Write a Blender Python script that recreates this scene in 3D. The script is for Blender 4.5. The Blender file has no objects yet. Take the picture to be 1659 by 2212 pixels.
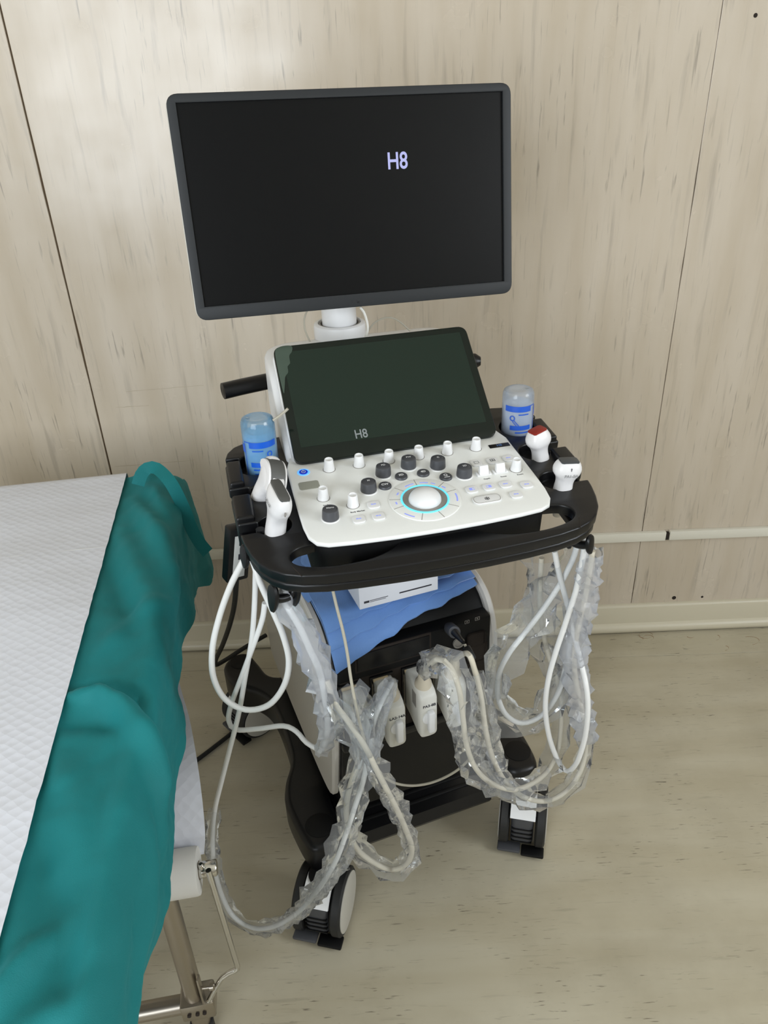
import bpy, bmesh, math, random
from mathutils import Vector, Matrix, noise
from math import sin, cos, pi, radians as rad

# ------------------------------------------------------------------ camera
scene = bpy.context.scene
COL = scene.collection
IW, IH, FPX = 1659.0, 2212.0, 1661.0
PITCH, ROLL = rad(29.8), rad(2.4)
CAM = Vector((0, -1.84, 1.5))
FWD = Vector((0, cos(PITCH), -sin(PITCH)))
_r, _u = Vector((1, 0, 0)), Vector((1, 0, 0)).cross(FWD)
RGT = (_r * cos(ROLL) - _u * sin(ROLL)).normalized()
UPV = (_u * cos(ROLL) + _r * sin(ROLL)).normalized()
cd = bpy.data.cameras.new('camera')
cam = bpy.data.objects.new('camera', cd)
COL.objects.link(cam)
cd.sensor_fit = 'VERTICAL'
cd.sensor_height = 36.0
cd.sensor_width = 36.0
cd.lens = FPX / IH * 36.0
cd.clip_start = 0.01
cam.matrix_world = Matrix(((RGT.x, UPV.x, -FWD.x, CAM.x), (RGT.y, UPV.y, -FWD.y, CAM.y),
                           (RGT.z, UPV.z, -FWD.z, CAM.z), (0, 0, 0, 1)))
scene.camera = cam

# ------------------------------------------------------------------ light
def srgb(r, g, b):
    f = lambda c: c / 12.92 if c <= 0.04045 else ((c + 0.055) / 1.055) ** 2.4
    return (f(r / 255), f(g / 255), f(b / 255), 1)

wd = bpy.data.worlds.new('sky')
scene.world = wd
wd.use_nodes = True
wd.node_tree.nodes['Background'].inputs[0].default_value = (0.75, 0.87, 1.0, 1)
wd.node_tree.nodes['Background'].inputs[1].default_value = 0.6

def area(name, loc, look, sx, sy, power, color):
    l = bpy.data.lights.new(name, 'AREA')
    l.shape = 'RECTANGLE'
    l.size, l.size_y, l.energy, l.color = sx, sy, power, color
    o = bpy.data.objects.new(name, l)
    COL.objects.link(o)
    o.location = loc
    o.rotation_euler = (Vector(look) - Vector(loc)).to_track_quat('-Z', 'Y').to_euler()
    return o
# daylight enters through a window behind the camera and a smaller high one in the right wall
WIN = (-1.95, -0.35, 0.78, 2.30)     # x0 x1 z0 z1, wall behind the camera
WIN2 = (-2.75, -1.45, 1.25, 2.35)    # y0 y1 z0 z1, right wall
area('window_daylight', ((WIN[0] + WIN[1]) / 2, -3.06, (WIN[2] + WIN[3]) / 2),
     ((WIN[0] + WIN[1]) / 2, 0, (WIN[2] + WIN[3]) / 2), WIN[1] - WIN[0] - .08, WIN[3] - WIN[2] - .08, 58, (0.88, 0.94, 1.0))
area('window_daylight_right', (2.46, (WIN2[0] + WIN2[1]) / 2, (WIN2[2] + WIN2[3]) / 2),
     (0, (WIN2[0] + WIN2[1]) / 2, (WIN2[2] + WIN2[3]) / 2), WIN2[1] - WIN2[0] - .08, WIN2[3] - WIN2[2] - .08, 52, (0.90, 0.95, 1.0))
vs = scene.view_settings
vs.view_transform = 'Standard'
vs.look = 'None'
vs.exposure = -0.16
vs.gamma = 1.0
vs.use_curve_mapping = False
scene.cycles.transparent_max_bounces = 20
scene.cycles.max_bounces = 5
scene.cycles.diffuse_bounces = 3
scene.cycles.glossy_bounces = 3
scene.cycles.use_adaptive_sampling = True
scene.cycles.adaptive_threshold = 0.04
scene.cycles.use_denoising = True

# ------------------------------------------------------------------ helpers
I4 = Matrix.Identity(4)
T = Matrix.Translation
def RZ(a): return Matrix.Rotation(rad(a), 4, 'Z')
def RX(a): return Matrix.Rotation(rad(a), 4, 'X')
def RY(a): return Matrix.Rotation(rad(a), 4, 'Y')
WM = {}

def ray(px, py):
    return (FWD + RGT * ((px - IW / 2) / FPX) - UPV * ((py - IH / 2) / FPX)).normalized()
def at(px, py, y):
    """the point of the place seen at a photograph pixel, at distance plane y"""
    d = ray(px, py)
    return CAM + d * ((y - CAM.y) / d.y)
def atz(px, py, z):
    d = ray(px, py)
    return CAM + d * ((z - CAM.z) / d.z)
def onpl(px, py, M, h=0.0):
    inv = M.inverted()
    c, d = inv @ CAM, inv.to_3x3() @ ray(px, py)
    p = c + d * ((h - c.z) / d.z)
    return p.x, p.y

def _link(o, parent, M):
    COL.objects.link(o)
    M = M or I4
    WM[o] = M
    if parent is not None:
        o.parent = parent
        o.matrix_parent_inverse = WM[parent].inverted()
    o.matrix_basis = M
    return o

def add(name, vf, mat, parent=None, M=None, smooth=True, sharp=38):
    me = bpy.data.meshes.new(name)
    me.from_pydata([tuple(v) for v in vf[0]], [], vf[1])
    me.materials.append(mat)
    return addm(name, me, parent, M, smooth, sharp)

def addm(name, me, parent=None, M=None, smooth=True, sharp=38):
    bm = bmesh.new()
    bm.from_mesh(me)
    bmesh.ops.recalc_face_normals(bm, faces=bm.faces)
    bm.to_mesh(me)
    bm.free()
    if smooth:
        me.polygons.foreach_set('use_smooth', [True] * len(me.polygons))
        if sharp:
            me.set_sharp_from_angle(angle=rad(sharp))
    return _link(bpy.data.objects.new(name, me), parent, M)

def tag(o, label=None, cat=None, group=None, kind=None):
    if label: o['label'] = label
    if cat: o['category'] = cat
    if group: o['group'] = group
    if kind: o['kind'] = kind
    return o

def thing(name, label, cat, M=None, group=None):
    o = bpy.data.objects.new(name, None)
    o.empty_display_size = .05
    _link(o, None, M)
    return tag(o, label, cat, group)

def dup(o, M, parent):
    """copy of a part (shared mesh) with copies of its own pieces"""
    c = o.copy()
    COL.objects.link(c)
    D = M @ WM[o].inverted()
    WM[c] = M
    c.parent = parent
    c.matrix_parent_inverse = WM[parent].inverted() if parent else I4
    c.matrix_basis = M
    for ch in list(o.children):
        dup(ch, D @ WM[ch], c)
    return c

def join(*ps):
    V, F = [], []
    for v, f in ps:
        n = len(V)
        V += [tuple(a) for a in v]
        F += [[i + n for i in q] for q in f]
    return V, F

def xf(vf, M): return [M @ Vector(v) for v in vf[0]], vf[1]

def rbox(x0, x1, y0, y1, z0, z1, r=.003, seg=2):
    bm = bmesh.new()
    bmesh.ops.create_cube(bm, size=1)
    for v in bm.verts:
        v.co = Vector(((x0 + x1) / 2 + v.co.x * (x1 - x0), (y0 + y1) / 2 + v.co.y * (y1 - y0), (z0 + z1) / 2 + v.co.z * (z1 - z0)))
    if r > 0:
        bmesh.ops.bevel(bm, geom=list(bm.edges), offset=r, segments=seg, profile=.5, affect='EDGES')
    out = [v.co.copy() for v in bm.verts], [[v.index for v in f.verts] for f in bm.faces]
    bm.verts.index_update()
    out = [v.co.copy() for v in bm.verts], [[v.index for v in f.verts] for f in bm.faces]
    bm.free()
    return out

def lathe(prof, n=28, axis='z'):
    """profile of (radius, height) turned about z; ends closed"""
    V, F = [], []
    for r, z in prof:
        for k in range(n):
            a = 2 * pi * k / n
            V.append((r * cos(a), r * sin(a), z))
    for i in range(len(prof) - 1):
        for k in range(n):
            F.append([i * n + k, i * n + (k + 1) % n, (i + 1) * n + (k + 1) % n, (i + 1) * n + k])
    F.append(list(range(n))[::-1])
    F.append([(len(prof) - 1) * n + k for k in range(n)])
    return V, F

def loft(rings, cap=True):
    n = len(rings[0])
    V = [p for r in rings for p in r]
    F = []
    for i in range(len(rings) - 1):
        for k in range(n):
            F.append([i * n + k, i * n + (k + 1) % n, (i + 1) * n + (k + 1) % n, (i + 1) * n + k])
    if cap:
        F.append(list(range(n))[::-1])
        F.append([(len(rings) - 1) * n + k for k in range(n)])
    return V, F

def grid(rows):
    n = len(rows[0])
    V = [p for r in rows for p in r]
    F = [[i * n + j, i * n + j + 1, (i + 1) * n + j + 1, (i + 1) * n + j] for i in range(len(rows) - 1) for j in range(n - 1)]
    return V, F

def spline(pts, step=.008, closed=False):
    """Catmull-Rom through points, resampled"""
    P = [Vector(p) for p in pts]
    n = len(P)
    out = []
    m = n if closed else n - 1
    for i in range(m):
        if closed:
            a, b, c, d = P[(i - 1) % n], P[i], P[(i + 1) % n], P[(i + 2) % n]
        else:
            b, c = P[i], P[i + 1]
            a = P[i - 1] if i else b * 2 - c
            d = P[i + 2] if i + 2 < n else c * 2 - b
        k = max(2, int((c - b).length / step))
        for j in range(k):
            t = j / k
            out.append(.5 * ((2 * b) + (c - a) * t + (2 * a - 5 * b + 4 * c - d) * t * t + (3 * b - a - 3 * c + d) * t ** 3))
    if not closed:
        out.append(P[-1].copy())
    return out

def frames(path):
    fr = []
    up = None
    for i, p in enumerate(path):
        t = (path[min(i + 1, len(path) - 1)] - path[max(i - 1, 0)]).normalized()
        if up is None:
            up = Vector((0, 0, 1)) if abs(t.z) < .9 else Vector((0, 1, 0))
        s = t.cross(up)
        if s.length < 1e-5:
            s = t.cross(Vector((.3, .8, .5)))
        s.normalize()
        up = s.cross(t).normalized()
        fr.append((p, s, up, t))
    return fr

def tube(path, r, n=10):
    rings = []
    for i, (p, s, u, t) in enumerate(frames(path)):
        rr = r(i / (len(path) - 1)) if callable(r) else r
        rings.append([p + s * (rr * cos(2 * pi * k / n)) + u * (rr * sin(2 * pi * k / n)) for k in range(n)])
    return loft(rings)

def from_curve(cu, mat):
    ob = bpy.data.objects.new('tmp', cu)
    me = bpy.data.meshes.new_from_object(ob)
    bpy.data.objects.remove(ob)
    bpy.data.curves.remove(cu)
    me.materials.clear()
    me.materials.append(mat)
    return me

def slab(name, loops, z0, z1, mat, parent=None, M=None, bev=.002, res=2, sharp=38):
    """flat outline (with holes) given thickness and rounded edges"""
    cu = bpy.data.curves.new('c', 'CURVE')
    cu.dimensions = '2D'
    cu.fill_mode = 'BOTH'
    for L in loops:
        sp = cu.splines.new('POLY')
        sp.points.add(len(L) - 1)
        for p, q in zip(sp.points, L):
            p.co = (q[0], q[1], 0, 1)
        sp.use_cyclic_u = True
    cu.extrude = max((z1 - z0) / 2 - bev, 0)
    cu.bevel_depth = bev
    cu.bevel_resolution = res
    cu.offset = -bev
    me = from_curve(cu, mat)
    me.transform(T((0, 0, (z0 + z1) / 2)))
    bm = bmesh.new()
    bm.from_mesh(me)
    bmesh.ops.remove_doubles(bm, verts=bm.verts, dist=1e-6)
    bm.to_mesh(me)
    bm.free()
    return addm(name, me, parent, M, True, sharp)

def text(name, body, size, mat, parent, M, ext=.0002, bold=0.0, align='CENTER'):
    cu = bpy.data.curves.new('t', 'FONT')
    cu.body = body
    cu.size = size
    cu.align_x = align
    cu.align_y = 'CENTER'
    cu.extrude = ext
    cu.offset = bold
    return addm(name, from_curve(cu, mat), parent, M, False)

def rpoly(pts, r, n=6):
    """polygon with rounded corners; r number or list"""
    out = []
    m = len(pts)
    for i in range(m):
        a, b, c = Vector(pts[i - 1]), Vector(pts[i]), Vector(pts[(i + 1) % m])
        rr = r[i] if isinstance(r, (list, tuple)) else r
        if rr <= 0:
            out.append(tuple(b)); continue
        d1, d2 = (a - b), (c - b)
        k = min(rr, d1.length * .49, d2.length * .49)
        p, q = b + d1.normalized() * k, b + d2.normalized() * k
        for j in range(n + 1):
            t = j / n
            out.append(tuple(p * (1 - t) ** 2 + b * (2 * t * (1 - t)) + q * t * t))
    return out

def rrect(cx, cy, w, h, r, n=6):
    return rpoly([(cx - w / 2, cy - h / 2), (cx + w / 2, cy - h / 2), (cx + w / 2, cy + h / 2), (cx - w / 2, cy + h / 2)], r, n)

def circ(cx, cy, r, n=32, a0=0, a1=360):
    return [(cx + r * cos(rad(a0 + (a1 - a0) * k / n)), cy + r * sin(rad(a0 + (a1 - a0) * k / n))) for k in range(n)]

# ------------------------------------------------------------------ materials
def mat(name, col, rough=.5, metal=0.0, spec=.5, coat=0.0, emit=None, es=0.0, trans=0.0, sss=0.0):
    m = bpy.data.materials.new(name)
    m.use_nodes = True
    b = m.node_tree.nodes['Principled BSDF']
    b.inputs['Base Color'].default_value = col
    b.inputs['Roughness'].default_value = rough
    b.inputs['Metallic'].default_value = metal
    b.inputs['Specular IOR Level'].default_value = spec
    b.inputs['Coat Weight'].default_value = coat
    b.inputs['Transmission Weight'].default_value = trans
    if emit:
        b.inputs['Emission Color'].default_value = emit
        b.inputs['Emission Strength'].default_value = es
    return m

class NT:
    def __init__(s, m):
        s.t = m.node_tree; s.b = s.t.nodes['Principled BSDF']
    def n(s, typ, **kw):
        x = s.t.nodes.new(typ)
        for k, v in kw.items():
            if k.startswith('i_'):
                key = k[2:]
                x.inputs[int(key) if key.isdigit() else key.replace('_', ' ')].default_value = v
            else:
                setattr(x, k, v)
        return x
    def l(s, a, b): s.t.links.new(a, b)
    def ramp(s, src, stops):
        r = s.n('ShaderNodeValToRGB')
        e = r.color_ramp.elements
        while len(e) < len(stops): e.new(.5)
        for el, (p, c) in zip(e, stops):
            el.position = p
            el.color = c if len(c) == 4 else (*c, 1)
        s.l(src, r.inputs[0])
        return r
    def mix(s, fac, a, b, typ='MIX'):
        x = s.n('ShaderNodeMix', data_type='RGBA', blend_type=typ)
        for sock, v in ((x.inputs[0], fac), (x.inputs[6], a), (x.inputs[7], b)):
            if hasattr(v, 'links'): s.l(v, sock)
            else: sock.default_value = v
        return x.outputs[2]

def streaky(name, base, dark, rough, axis, strength=.8, fine=(260, 14), patch=6.0, wear=None, lo=.60, hi=.70, s2w=.45):
    """pale laminate printed with short dark grain strokes along one axis"""
    m = mat(name, base, rough)
    k = NT(m)
    tc = k.n('ShaderNodeTexCoord')
    mp = k.n('ShaderNodeMapping')
    k.l(tc.outputs['Object'], mp.inputs[0])
    a, b = fine
    mp.inputs['Scale'].default_value = {'z': (a, 1, b), 'x': (b, a, 1)}[axis]
    def chain(sc, det, lo, hi, rot):
        n1 = k.n('ShaderNodeTexNoise', i_Scale=sc, i_Detail=det, i_Roughness=.55, i_Distortion=.35)
        k.l(mp.outputs[0], n1.inputs[0])
        return k.ramp(n1.outputs[0], [(lo, (0, 0, 0)), (hi, (1, 1, 1))]).outputs[0]
    s1 = chain(1.0, 3.0, lo, hi, 0)
    s2 = chain(.42, 4.0, lo - .03, hi + .02, 0)
    pn = k.n('ShaderNodeTexNoise', i_Scale=patch, i_Detail=2.0)
    k.l(tc.outputs['Object'], pn.inputs[0])
    pm = k.ramp(pn.outputs[0], [(.40, (0, 0, 0)), (.62, (1, 1, 1))]).outputs[0]
    mul = k.n('ShaderNodeMath', operation='MULTIPLY')
    k.l(s1, mul.inputs[0]); k.l(pm, mul.inputs[1])
    mx = k.n('ShaderNodeMath', operation='MAXIMUM')
    half = k.n('ShaderNodeMath', operation='MULTIPLY', i_1=s2w)
    k.l(s2, half.inputs[0])
    k.l(mul.outputs[0], mx.inputs[0]); k.l(half.outputs[0], mx.inputs[1])
    st = k.n('ShaderNodeMath', operation='MULTIPLY', i_1=strength)
    k.l(mx.outputs[0], st.inputs[0])
    # broad tone shifts of the print
    tn = k.n('ShaderNodeTexNoise', i_Scale=3.0, i_Detail=3.0)
    mp2 = k.n('ShaderNodeMapping')
    mp2.inputs['Scale'].default_value = {'z': (5, 1, .7), 'x': (.7, 5, 1)}[axis]
    k.l(tc.outputs['Object'], mp2.inputs[0]); k.l(mp2.outputs[0], tn.inputs[0])
    alt = tuple(c * f for c, f in zip(base[:3], (.90, .88, .84))) + (1,)
    tone = k.mix(k.ramp(tn.outputs[0], [(.35, (0, 0, 0)), (.65, (1, 1, 1))]).outputs[0], base, alt)
    col = k.mix(st.outputs[0], tone, dark)
    if wear:
        wn = k.n('ShaderNodeTexNoise', i_Scale=wear[0], i_Detail=6.0, i_Roughness=.65)
        k.l(tc.outputs['Object'], wn.inputs[0])
        col = k.mix(k.ramp(wn.outputs[0], [(.45, (0, 0, 0)), (.75, (wear[1],) * 3)]).outputs[0], col, wear[2])
    k.l(col, k.b.inputs['Base Color'])
    bn = k.n('ShaderNodeTexNoise', i_Scale=9.0, i_Detail=5.0)
    k.l(tc.outputs['Object'], bn.inputs[0])
    rr = k.ramp(bn.outputs[0], [(.35, (rough - .06,) * 3), (.7, (rough + .10,) * 3)])
    k.l(rr.outputs[0], k.b.inputs['Roughness'])
    bu = k.n('ShaderNodeBump', i_Strength=.06, i_Distance=.004)
    k.l(bn.outputs[0], bu.inputs['Height'])
    k.l(bu.outputs[0], k.b.inputs['Normal'])
    return m

M_wall = streaky('wall_laminate', srgb(205, 193, 176), srgb(132, 124, 114), .20, 'z', .7, (120, 9), 4.0)
M_floor = streaky('floor_vinyl', srgb(196, 188, 166), srgb(80, 72, 60), .36, 'x', .9, (230, 26), 5.0, wear=(2.6, .45, srgb(146, 136, 114)), lo=.63, hi=.705, s2w=.20)
M_joint = mat('joint_brown', srgb(120, 98, 74), .8)  # brown backing board colour, seen in the joints between panels and floor sheets
M_trim = mat('painted_trim', srgb(206, 198, 176), .35)
M_duct = mat('duct_white', srgb(226, 222, 208), .4)
M_plain = mat('room_paint', srgb(188, 184, 174), .8)
M_ceil = mat('ceiling_paint', srgb(222, 218, 206), .9)
M_hole = mat('hole_dark', srgb(40, 32, 26), .9)
M_black = mat('black_plastic', srgb(14, 14, 16), .36, spec=.4)
M_blackm = mat('black_matte', srgb(9, 9, 10), .55, spec=.3)
M_char = mat('charcoal_bezel', srgb(38, 40, 42), .5, spec=.35)
M_dgrey = mat('dark_grey_knob', srgb(72, 73, 77), .42)
M_white = mat('white_plastic', srgb(238, 238, 238), .32)
M_whitew = mat('white_warm_plastic', srgb(222, 220, 212), .4)
M_panel = mat('panel_white', srgb(245, 246, 243), .34)
M_side = mat('side_panel_white', srgb(206, 202, 196), .4)
M_ringg = mat('trackball_ring_grey', srgb(150, 146, 140), .4)
M_pad = mat('sensor_grey', srgb(160, 161, 150), .5)
M_screen = mat('lcd_black', srgb(8, 9, 11), .30, spec=.22)
M_touch = mat('touch_glass', srgb(25, 40, 32), .12, spec=.38)
M_touch2 = mat('touch_glass_border', srgb(15, 25, 20), .12, spec=.38)
M_film = mat('peeling_film', srgb(66, 80, 70), .25)
M_logo = mat('screen_logo', srgb(0, 0, 0), .5, emit=srgb(196, 200, 255), es=.95)
M_logo2 = mat('touch_logo', srgb(120, 126, 126), .5, emit=srgb(150, 156, 160), es=.22)
M_mark = mat('print_black', srgb(44, 44, 52), .6)
M_faint = mat('logo_faint', srgb(27, 28, 30), .5)
M_markw = mat('print_white', srgb(226, 226, 226), .5)
M_glowb = mat('backlight_blue', srgb(150, 160, 235), .5, emit=srgb(150, 165, 255), es=.35)
M_cyan = mat('ring_light_cyan', srgb(90, 200, 225), .4, emit=srgb(110, 225, 250), es=.75)
M_pow = mat('power_blue', srgb(15, 40, 150), .4, emit=srgb(20, 60, 210), es=.5)
M_powr = mat('power_ring', srgb(120, 190, 255), .4, emit=srgb(90, 170, 255), es=.8)
M_cable = mat('cable_white', srgb(232, 232, 230), .38)
M_cableb = mat('cable_beige', srgb(214, 206, 188), .45)
M_cord = mat('cord_grey', srgb(176, 170, 154), .5)
M_rubber = mat('black_rubber', srgb(30, 30, 30), .6)
M_wheel = mat('wheel_disc', srgb(196, 193, 184), .45)
M_chrome = mat('chrome', srgb(210, 208, 202), .16, metal=1.0)
M_steel = mat('brushed_steel', srgb(176, 168, 156), .34, metal=1.0)
M_lens = mat('probe_lens_grey', srgb(88, 88, 86), .5)
M_lensd = mat('probe_lens_dark', srgb(70, 74, 78), .4)
M_lensr = mat('probe_window_red', srgb(150, 44, 34), .45)
M_probe = mat('probe_white', srgb(238, 236, 236), .3)
M_probeb = mat('probe_boot_beige', srgb(206, 196, 176), .5)
M_gold = mat('contact_beige', srgb(200, 180, 146), .5)
M_box = mat('carton_white', srgb(218, 220, 226), .6)
M_tape = mat('label_white', srgb(200, 200, 196), .6)
M_blueprint = mat('blue_print', srgb(20, 92, 205), .4)
M_core = mat('roll_core', srgb(120, 108, 92), .8)

def cloth(name, col, rough, scale, bump, sheen=.3, tint=None):
    m = mat(name, col, rough)
    k = NT(m)
    k.b.inputs['Sheen Weight'].default_value = sheen
    k.b.inputs['Sheen Roughness'].default_value = .4
    if tint: k.b.inputs['Sheen Tint'].default_value = tint
    tc = k.n('ShaderNodeTexCoord')
    n1 = k.n('ShaderNodeTexNoise', i_Scale=scale, i_Detail=4.0)
    k.l(tc.outputs['Object'], n1.inputs[0])
    n2 = k.n('ShaderNodeTexNoise', i_Scale=5.0, i_Detail=3.0)
    k.l(tc.outputs['Object'], n2.inputs[0])
    c2 = tuple(c * .82 for c in col[:3]) + (1,)
    k.l(k.mix(n2.outputs[0], col, c2), k.b.inputs['Base Color'])
    bu = k.n('ShaderNodeBump', i_Strength=bump, i_Distance=.0008)
    k.l(n1.outputs[0], bu.inputs['Height'])
    k.l(bu.outputs[0], k.b.inputs['Normal'])
    return m
M_green = cloth('green_cotton', srgb(0, 124, 127), .72, 900, .4, .22, srgb(90, 210, 225))
M_bluecloth = cloth('blue_nonwoven', srgb(108, 150, 212), .7, 700, .4, .2)

def paper_mat():
    m = mat('embossed_paper', srgb(224, 226, 234), .75)
    k = NT(m)
    tc = k.n('ShaderNodeTexCoord')
    mp = k.n('ShaderNodeMapping')
    mp.inputs['Scale'].default_value = (62, 80, 62)
    mp.inputs['Rotation'].default_value = (0, 0, rad(38))
    k.l(tc.outputs['Object'], mp.inputs[0])
    v = k.n('ShaderNodeTexVoronoi', i_Scale=1.0, i_Randomness=.25)
    k.l(mp.outputs[0], v.inputs[0])
    nz = k.n('ShaderNodeTexNoise', i_Scale=7.0, i_Detail=3.0)
    k.l(tc.outputs['Object'], nz.inputs[0])
    ad = k.n('ShaderNodeMath', operation='ADD')
    ml = k.n('ShaderNodeMath', operation='MULTIPLY', i_1=1.2)
    k.l(nz.outputs[0], ml.inputs[0]); k.l(v.outputs['Distance'], ad.inputs[0]); k.l(ml.outputs[0], ad.inputs[1])
    bu = k.n('ShaderNodeBump', i_Strength=.45, i_Distance=.0022)
    k.l(ad.outputs[0], bu.inputs['Height'])
    k.l(bu.outputs[0], k.b.inputs['Normal'])
    return m
M_paper = paper_mat()
M_roll = mat('roll_paper', srgb(216, 214, 208), .8)

def film_mat(name, op, tint, white, rough=.10, ior=1.4):
    """clear crinkled plastic film: mostly see-through, milky, with sharp glints"""
    m = bpy.data.materials.new(name)
    m.use_nodes = True
    t = m.node_tree
    for n in list(t.nodes):
        if n.type == 'BSDF_PRINCIPLED': t.nodes.remove(n)
    out = [n for n in t.nodes if n.type == 'OUTPUT_MATERIAL'][0]
    N = lambda typ: t.nodes.new(typ)
    tr, di, tl, gl = N('ShaderNodeBsdfTransparent'), N('ShaderNodeBsdfDiffuse'), N('ShaderNodeBsdfTranslucent'), N('ShaderNodeBsdfGlossy')
    tr.inputs[0].default_value = (.97, .98, .98, 1)
    di.inputs[0].default_value = white
    tl.inputs[0].default_value = white
    gl.inputs[0].default_value = (1, 1, 1, 1)
    gl.inputs[1].default_value = rough
    lw = N('ShaderNodeLayerWeight'); lw.inputs[0].default_value = .35
    tc, nz = N('ShaderNodeTexCoord'), N('ShaderNodeTexNoise')
    nz.inputs['Scale'].default_value = 70
    nz.inputs['Detail'].default_value = 4
    bu = N('ShaderNodeBump'); bu.inputs['Strength'].default_value = .35; bu.inputs['Distance'].default_value = .004
    t.links.new(tc.outputs['Object'], nz.inputs[0]); t.links.new(nz.outputs[0], bu.inputs['Height'])
    t.links.new(bu.outputs[0], gl.inputs['Normal'])
    dm, a, b = N('ShaderNodeMixShader'), N('ShaderNodeMixShader'), N('ShaderNodeMixShader')
    dm.inputs[0].default_value = .5
    t.links.new(di.outputs[0], dm.inputs[1]); t.links.new(tl.outputs[0], dm.inputs[2])
    mr = N('ShaderNodeMapRange')
    mr.inputs['To Min'].default_value = op
    mr.inputs['To Max'].default_value = min(op + tint, 1)
    t.links.new(lw.outputs['Facing'], mr.inputs[0])
    t.links.new(mr.outputs[0], a.inputs[0])
    t.links.new(tr.outputs[0], a.inputs[1]); t.links.new(dm.outputs[0], a.inputs[2])
    fr = N('ShaderNodeFresnel'); fr.inputs[0].default_value = ior
    t.links.new(bu.outputs[0], fr.inputs['Normal'])
    t.links.new(fr.outputs[0], b.inputs[0]); t.links.new(a.outputs[0], b.inputs[1]); t.links.new(gl.outputs[0], b.inputs[2])
    t.links.new(b.outputs[0], out.inputs[0])
    return m
M_film1 = film_mat('clear_film', .085, .36, srgb(228, 230, 236), .08, 1.22)
M_film2 = film_mat('milky_film', .36, .34, srgb(238, 240, 248), .10, 1.3)
M_gel = film_mat('bottle_milky', .42, .4, srgb(226, 232, 240), .12)
M_gelb = film_mat('bottle_blue', .42, .4, srgb(176, 214, 238), .12)

# ------------------------------------------------------------------ setting
def structure(name, vf, m, smooth=False):
    o = add(name, vf, m, None, None, smooth)
    o['kind'] = 'structure'
    return o
X0, X1, Y0, ZC = -2.6, 2.5, -3.1, 2.7
wall = structure('wall_back', rbox(X0, X1, .008, .12, 0, ZC, 0), M_joint)
def wobble_panel(xa, xb):
    """one laminate panel, its edges slightly chipped"""
    n = 60
    L, R = [], []
    for i in range(n + 1):
        z = ZC * i / n
        L.append(z); R.append(z)
    rows = []
    for i in range(n + 1):
        z = ZC * i / n
        w1 = .0012 * noise.noise((xa * 3, z * 9, 1)) + .0007 * noise.noise((xa * 3, z * 40, 4))
        w2 = .0012 * noise.noise((xb * 3, z * 9, 7)) + .0007 * noise.noise((xb * 3, z * 40, 9))
        rows.append([(xa + w1, .0085, z), (xa + w1, .0006, z), (xa + w1 + .001, 0, z), (xb + w2 - .001, 0, z), (xb + w2, .0006, z), (xb + w2, .0085, z)])
    return grid(rows)
for xa, xb in ((X0, -.7225), (-.7180, .7245), (.7262, X1)):
    add('wall_panel', wobble_panel(xa, xb), M_wall, wall, None, True, 30)
# drilled holes and scuffs left in the panelling
for x, z, r in ((.851, .111, .0062), (.935, .110, .0036), (.796, 1.571, .0042)):
    add('drill_hole', xf(lathe([(r, -.0006), (r * .98, .0007)], 14), T((x, 0, z)) @ RX(90)), M_hole, wall)
M_scuff = mat('scuff_brown', srgb(178, 164, 142), .5)
for a_, b_ in (((272, 846), (440, 832)), ((250, 880), (322, 876)), ((248, 1008), (420, 994)), ((330, 1092), (430, 1082))):
    A_, B_ = at(*a_, 0), at(*b_, 0)
    rows = []
    for k in range(13):
        c = A_.lerp(B_, k / 12)
        c.z += .0012 * noise.noise((k * .8, a_[0] * .1, 2))
        w = .0004 + .0009 * abs(noise.noise((k * .9, a_[1] * .3, 0)))
        rows.append([(c.x, -.00015, c.z - w), (c.x, -.00015, c.z + w)])
    add('scuff_mark', grid(rows), M_scuff, wall, None, False)

fl = structure('floor', rbox(X0, X1, Y0, .12, -.06, -.004, 0), M_joint)
yseam = lambda x: -.1075 - .022 * (x + .534) / 1.63
def sheet(ya0, ya1, yb0, yb1):
    rows = []
    for k in range(3):
        x = X0 + (X1 - X0) * k / 2
        a, b = ya0 + (ya1 - ya0) * k / 2, yb0 + (yb1 - yb0) * k / 2
        rows.append([(x, a, -.005), (x, a, -.0005), (x, a + .0006, 0), (x, b - .0006, 0), (x, b, -.0005), (x, b, -.005)])
    return grid(rows)
add('floor_sheet', sheet(Y0, Y0, yseam(X0) - .0012, yseam(X1) - .0012), M_floor, fl, None, False)
add('floor_sheet', sheet(yseam(X0), yseam(X1), .02, .02), M_floor, fl, None, False)
def extrude_x(prof, x0, x1):
    return loft([[(x0, y, z) for y, z in prof], [(x1, y, z) for y, z in prof]])
M_stain = mat('floor_stain', srgb(150, 122, 92), .6)
for cx_, cy_, rx_, ry_, a0_, a1_ in ((1395, 1372, 15, 7, 0, 350), (1400, 1378, 12, 6, 150, 420), (1492, 1374, 8, 4, 20, 170), (1545, 1377, 10, 6, -60, 80), (1618, 1384, 22, 9, -110, 70), (1566, 1400, 8, 5, -80, 90), (1260, 1384, 7, 5, 60, 330)):
    rows = []
    for k in range(15):
        a = rad(a0_ + (a1_ - a0_) * k / 14)
        c = atz(cx_ + rx_ * cos(a), cy_ + ry_ * sin(a), 0)
        w = .0007 + .0009 * abs(noise.noise((k * .7, cx_, 1)))
        rows.append([(c.x - w, c.y - w, .00015), (c.x + w, c.y + w, .00015)])
    add('floor_stain', grid(rows), M_stain, fl, None, False)
bbp = [(.002, .003), (-.020, .003), (-.026, .008), (-.028, .017), (-.025, .026), (-.018, .031), (-.014, .034), (-.012, .088), (-.010, .093), (-.004, .097), (.002, .097)]
bb = structure('baseboard_back', extrude_x(bbp, X0, X1), M_trim, True)
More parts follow.
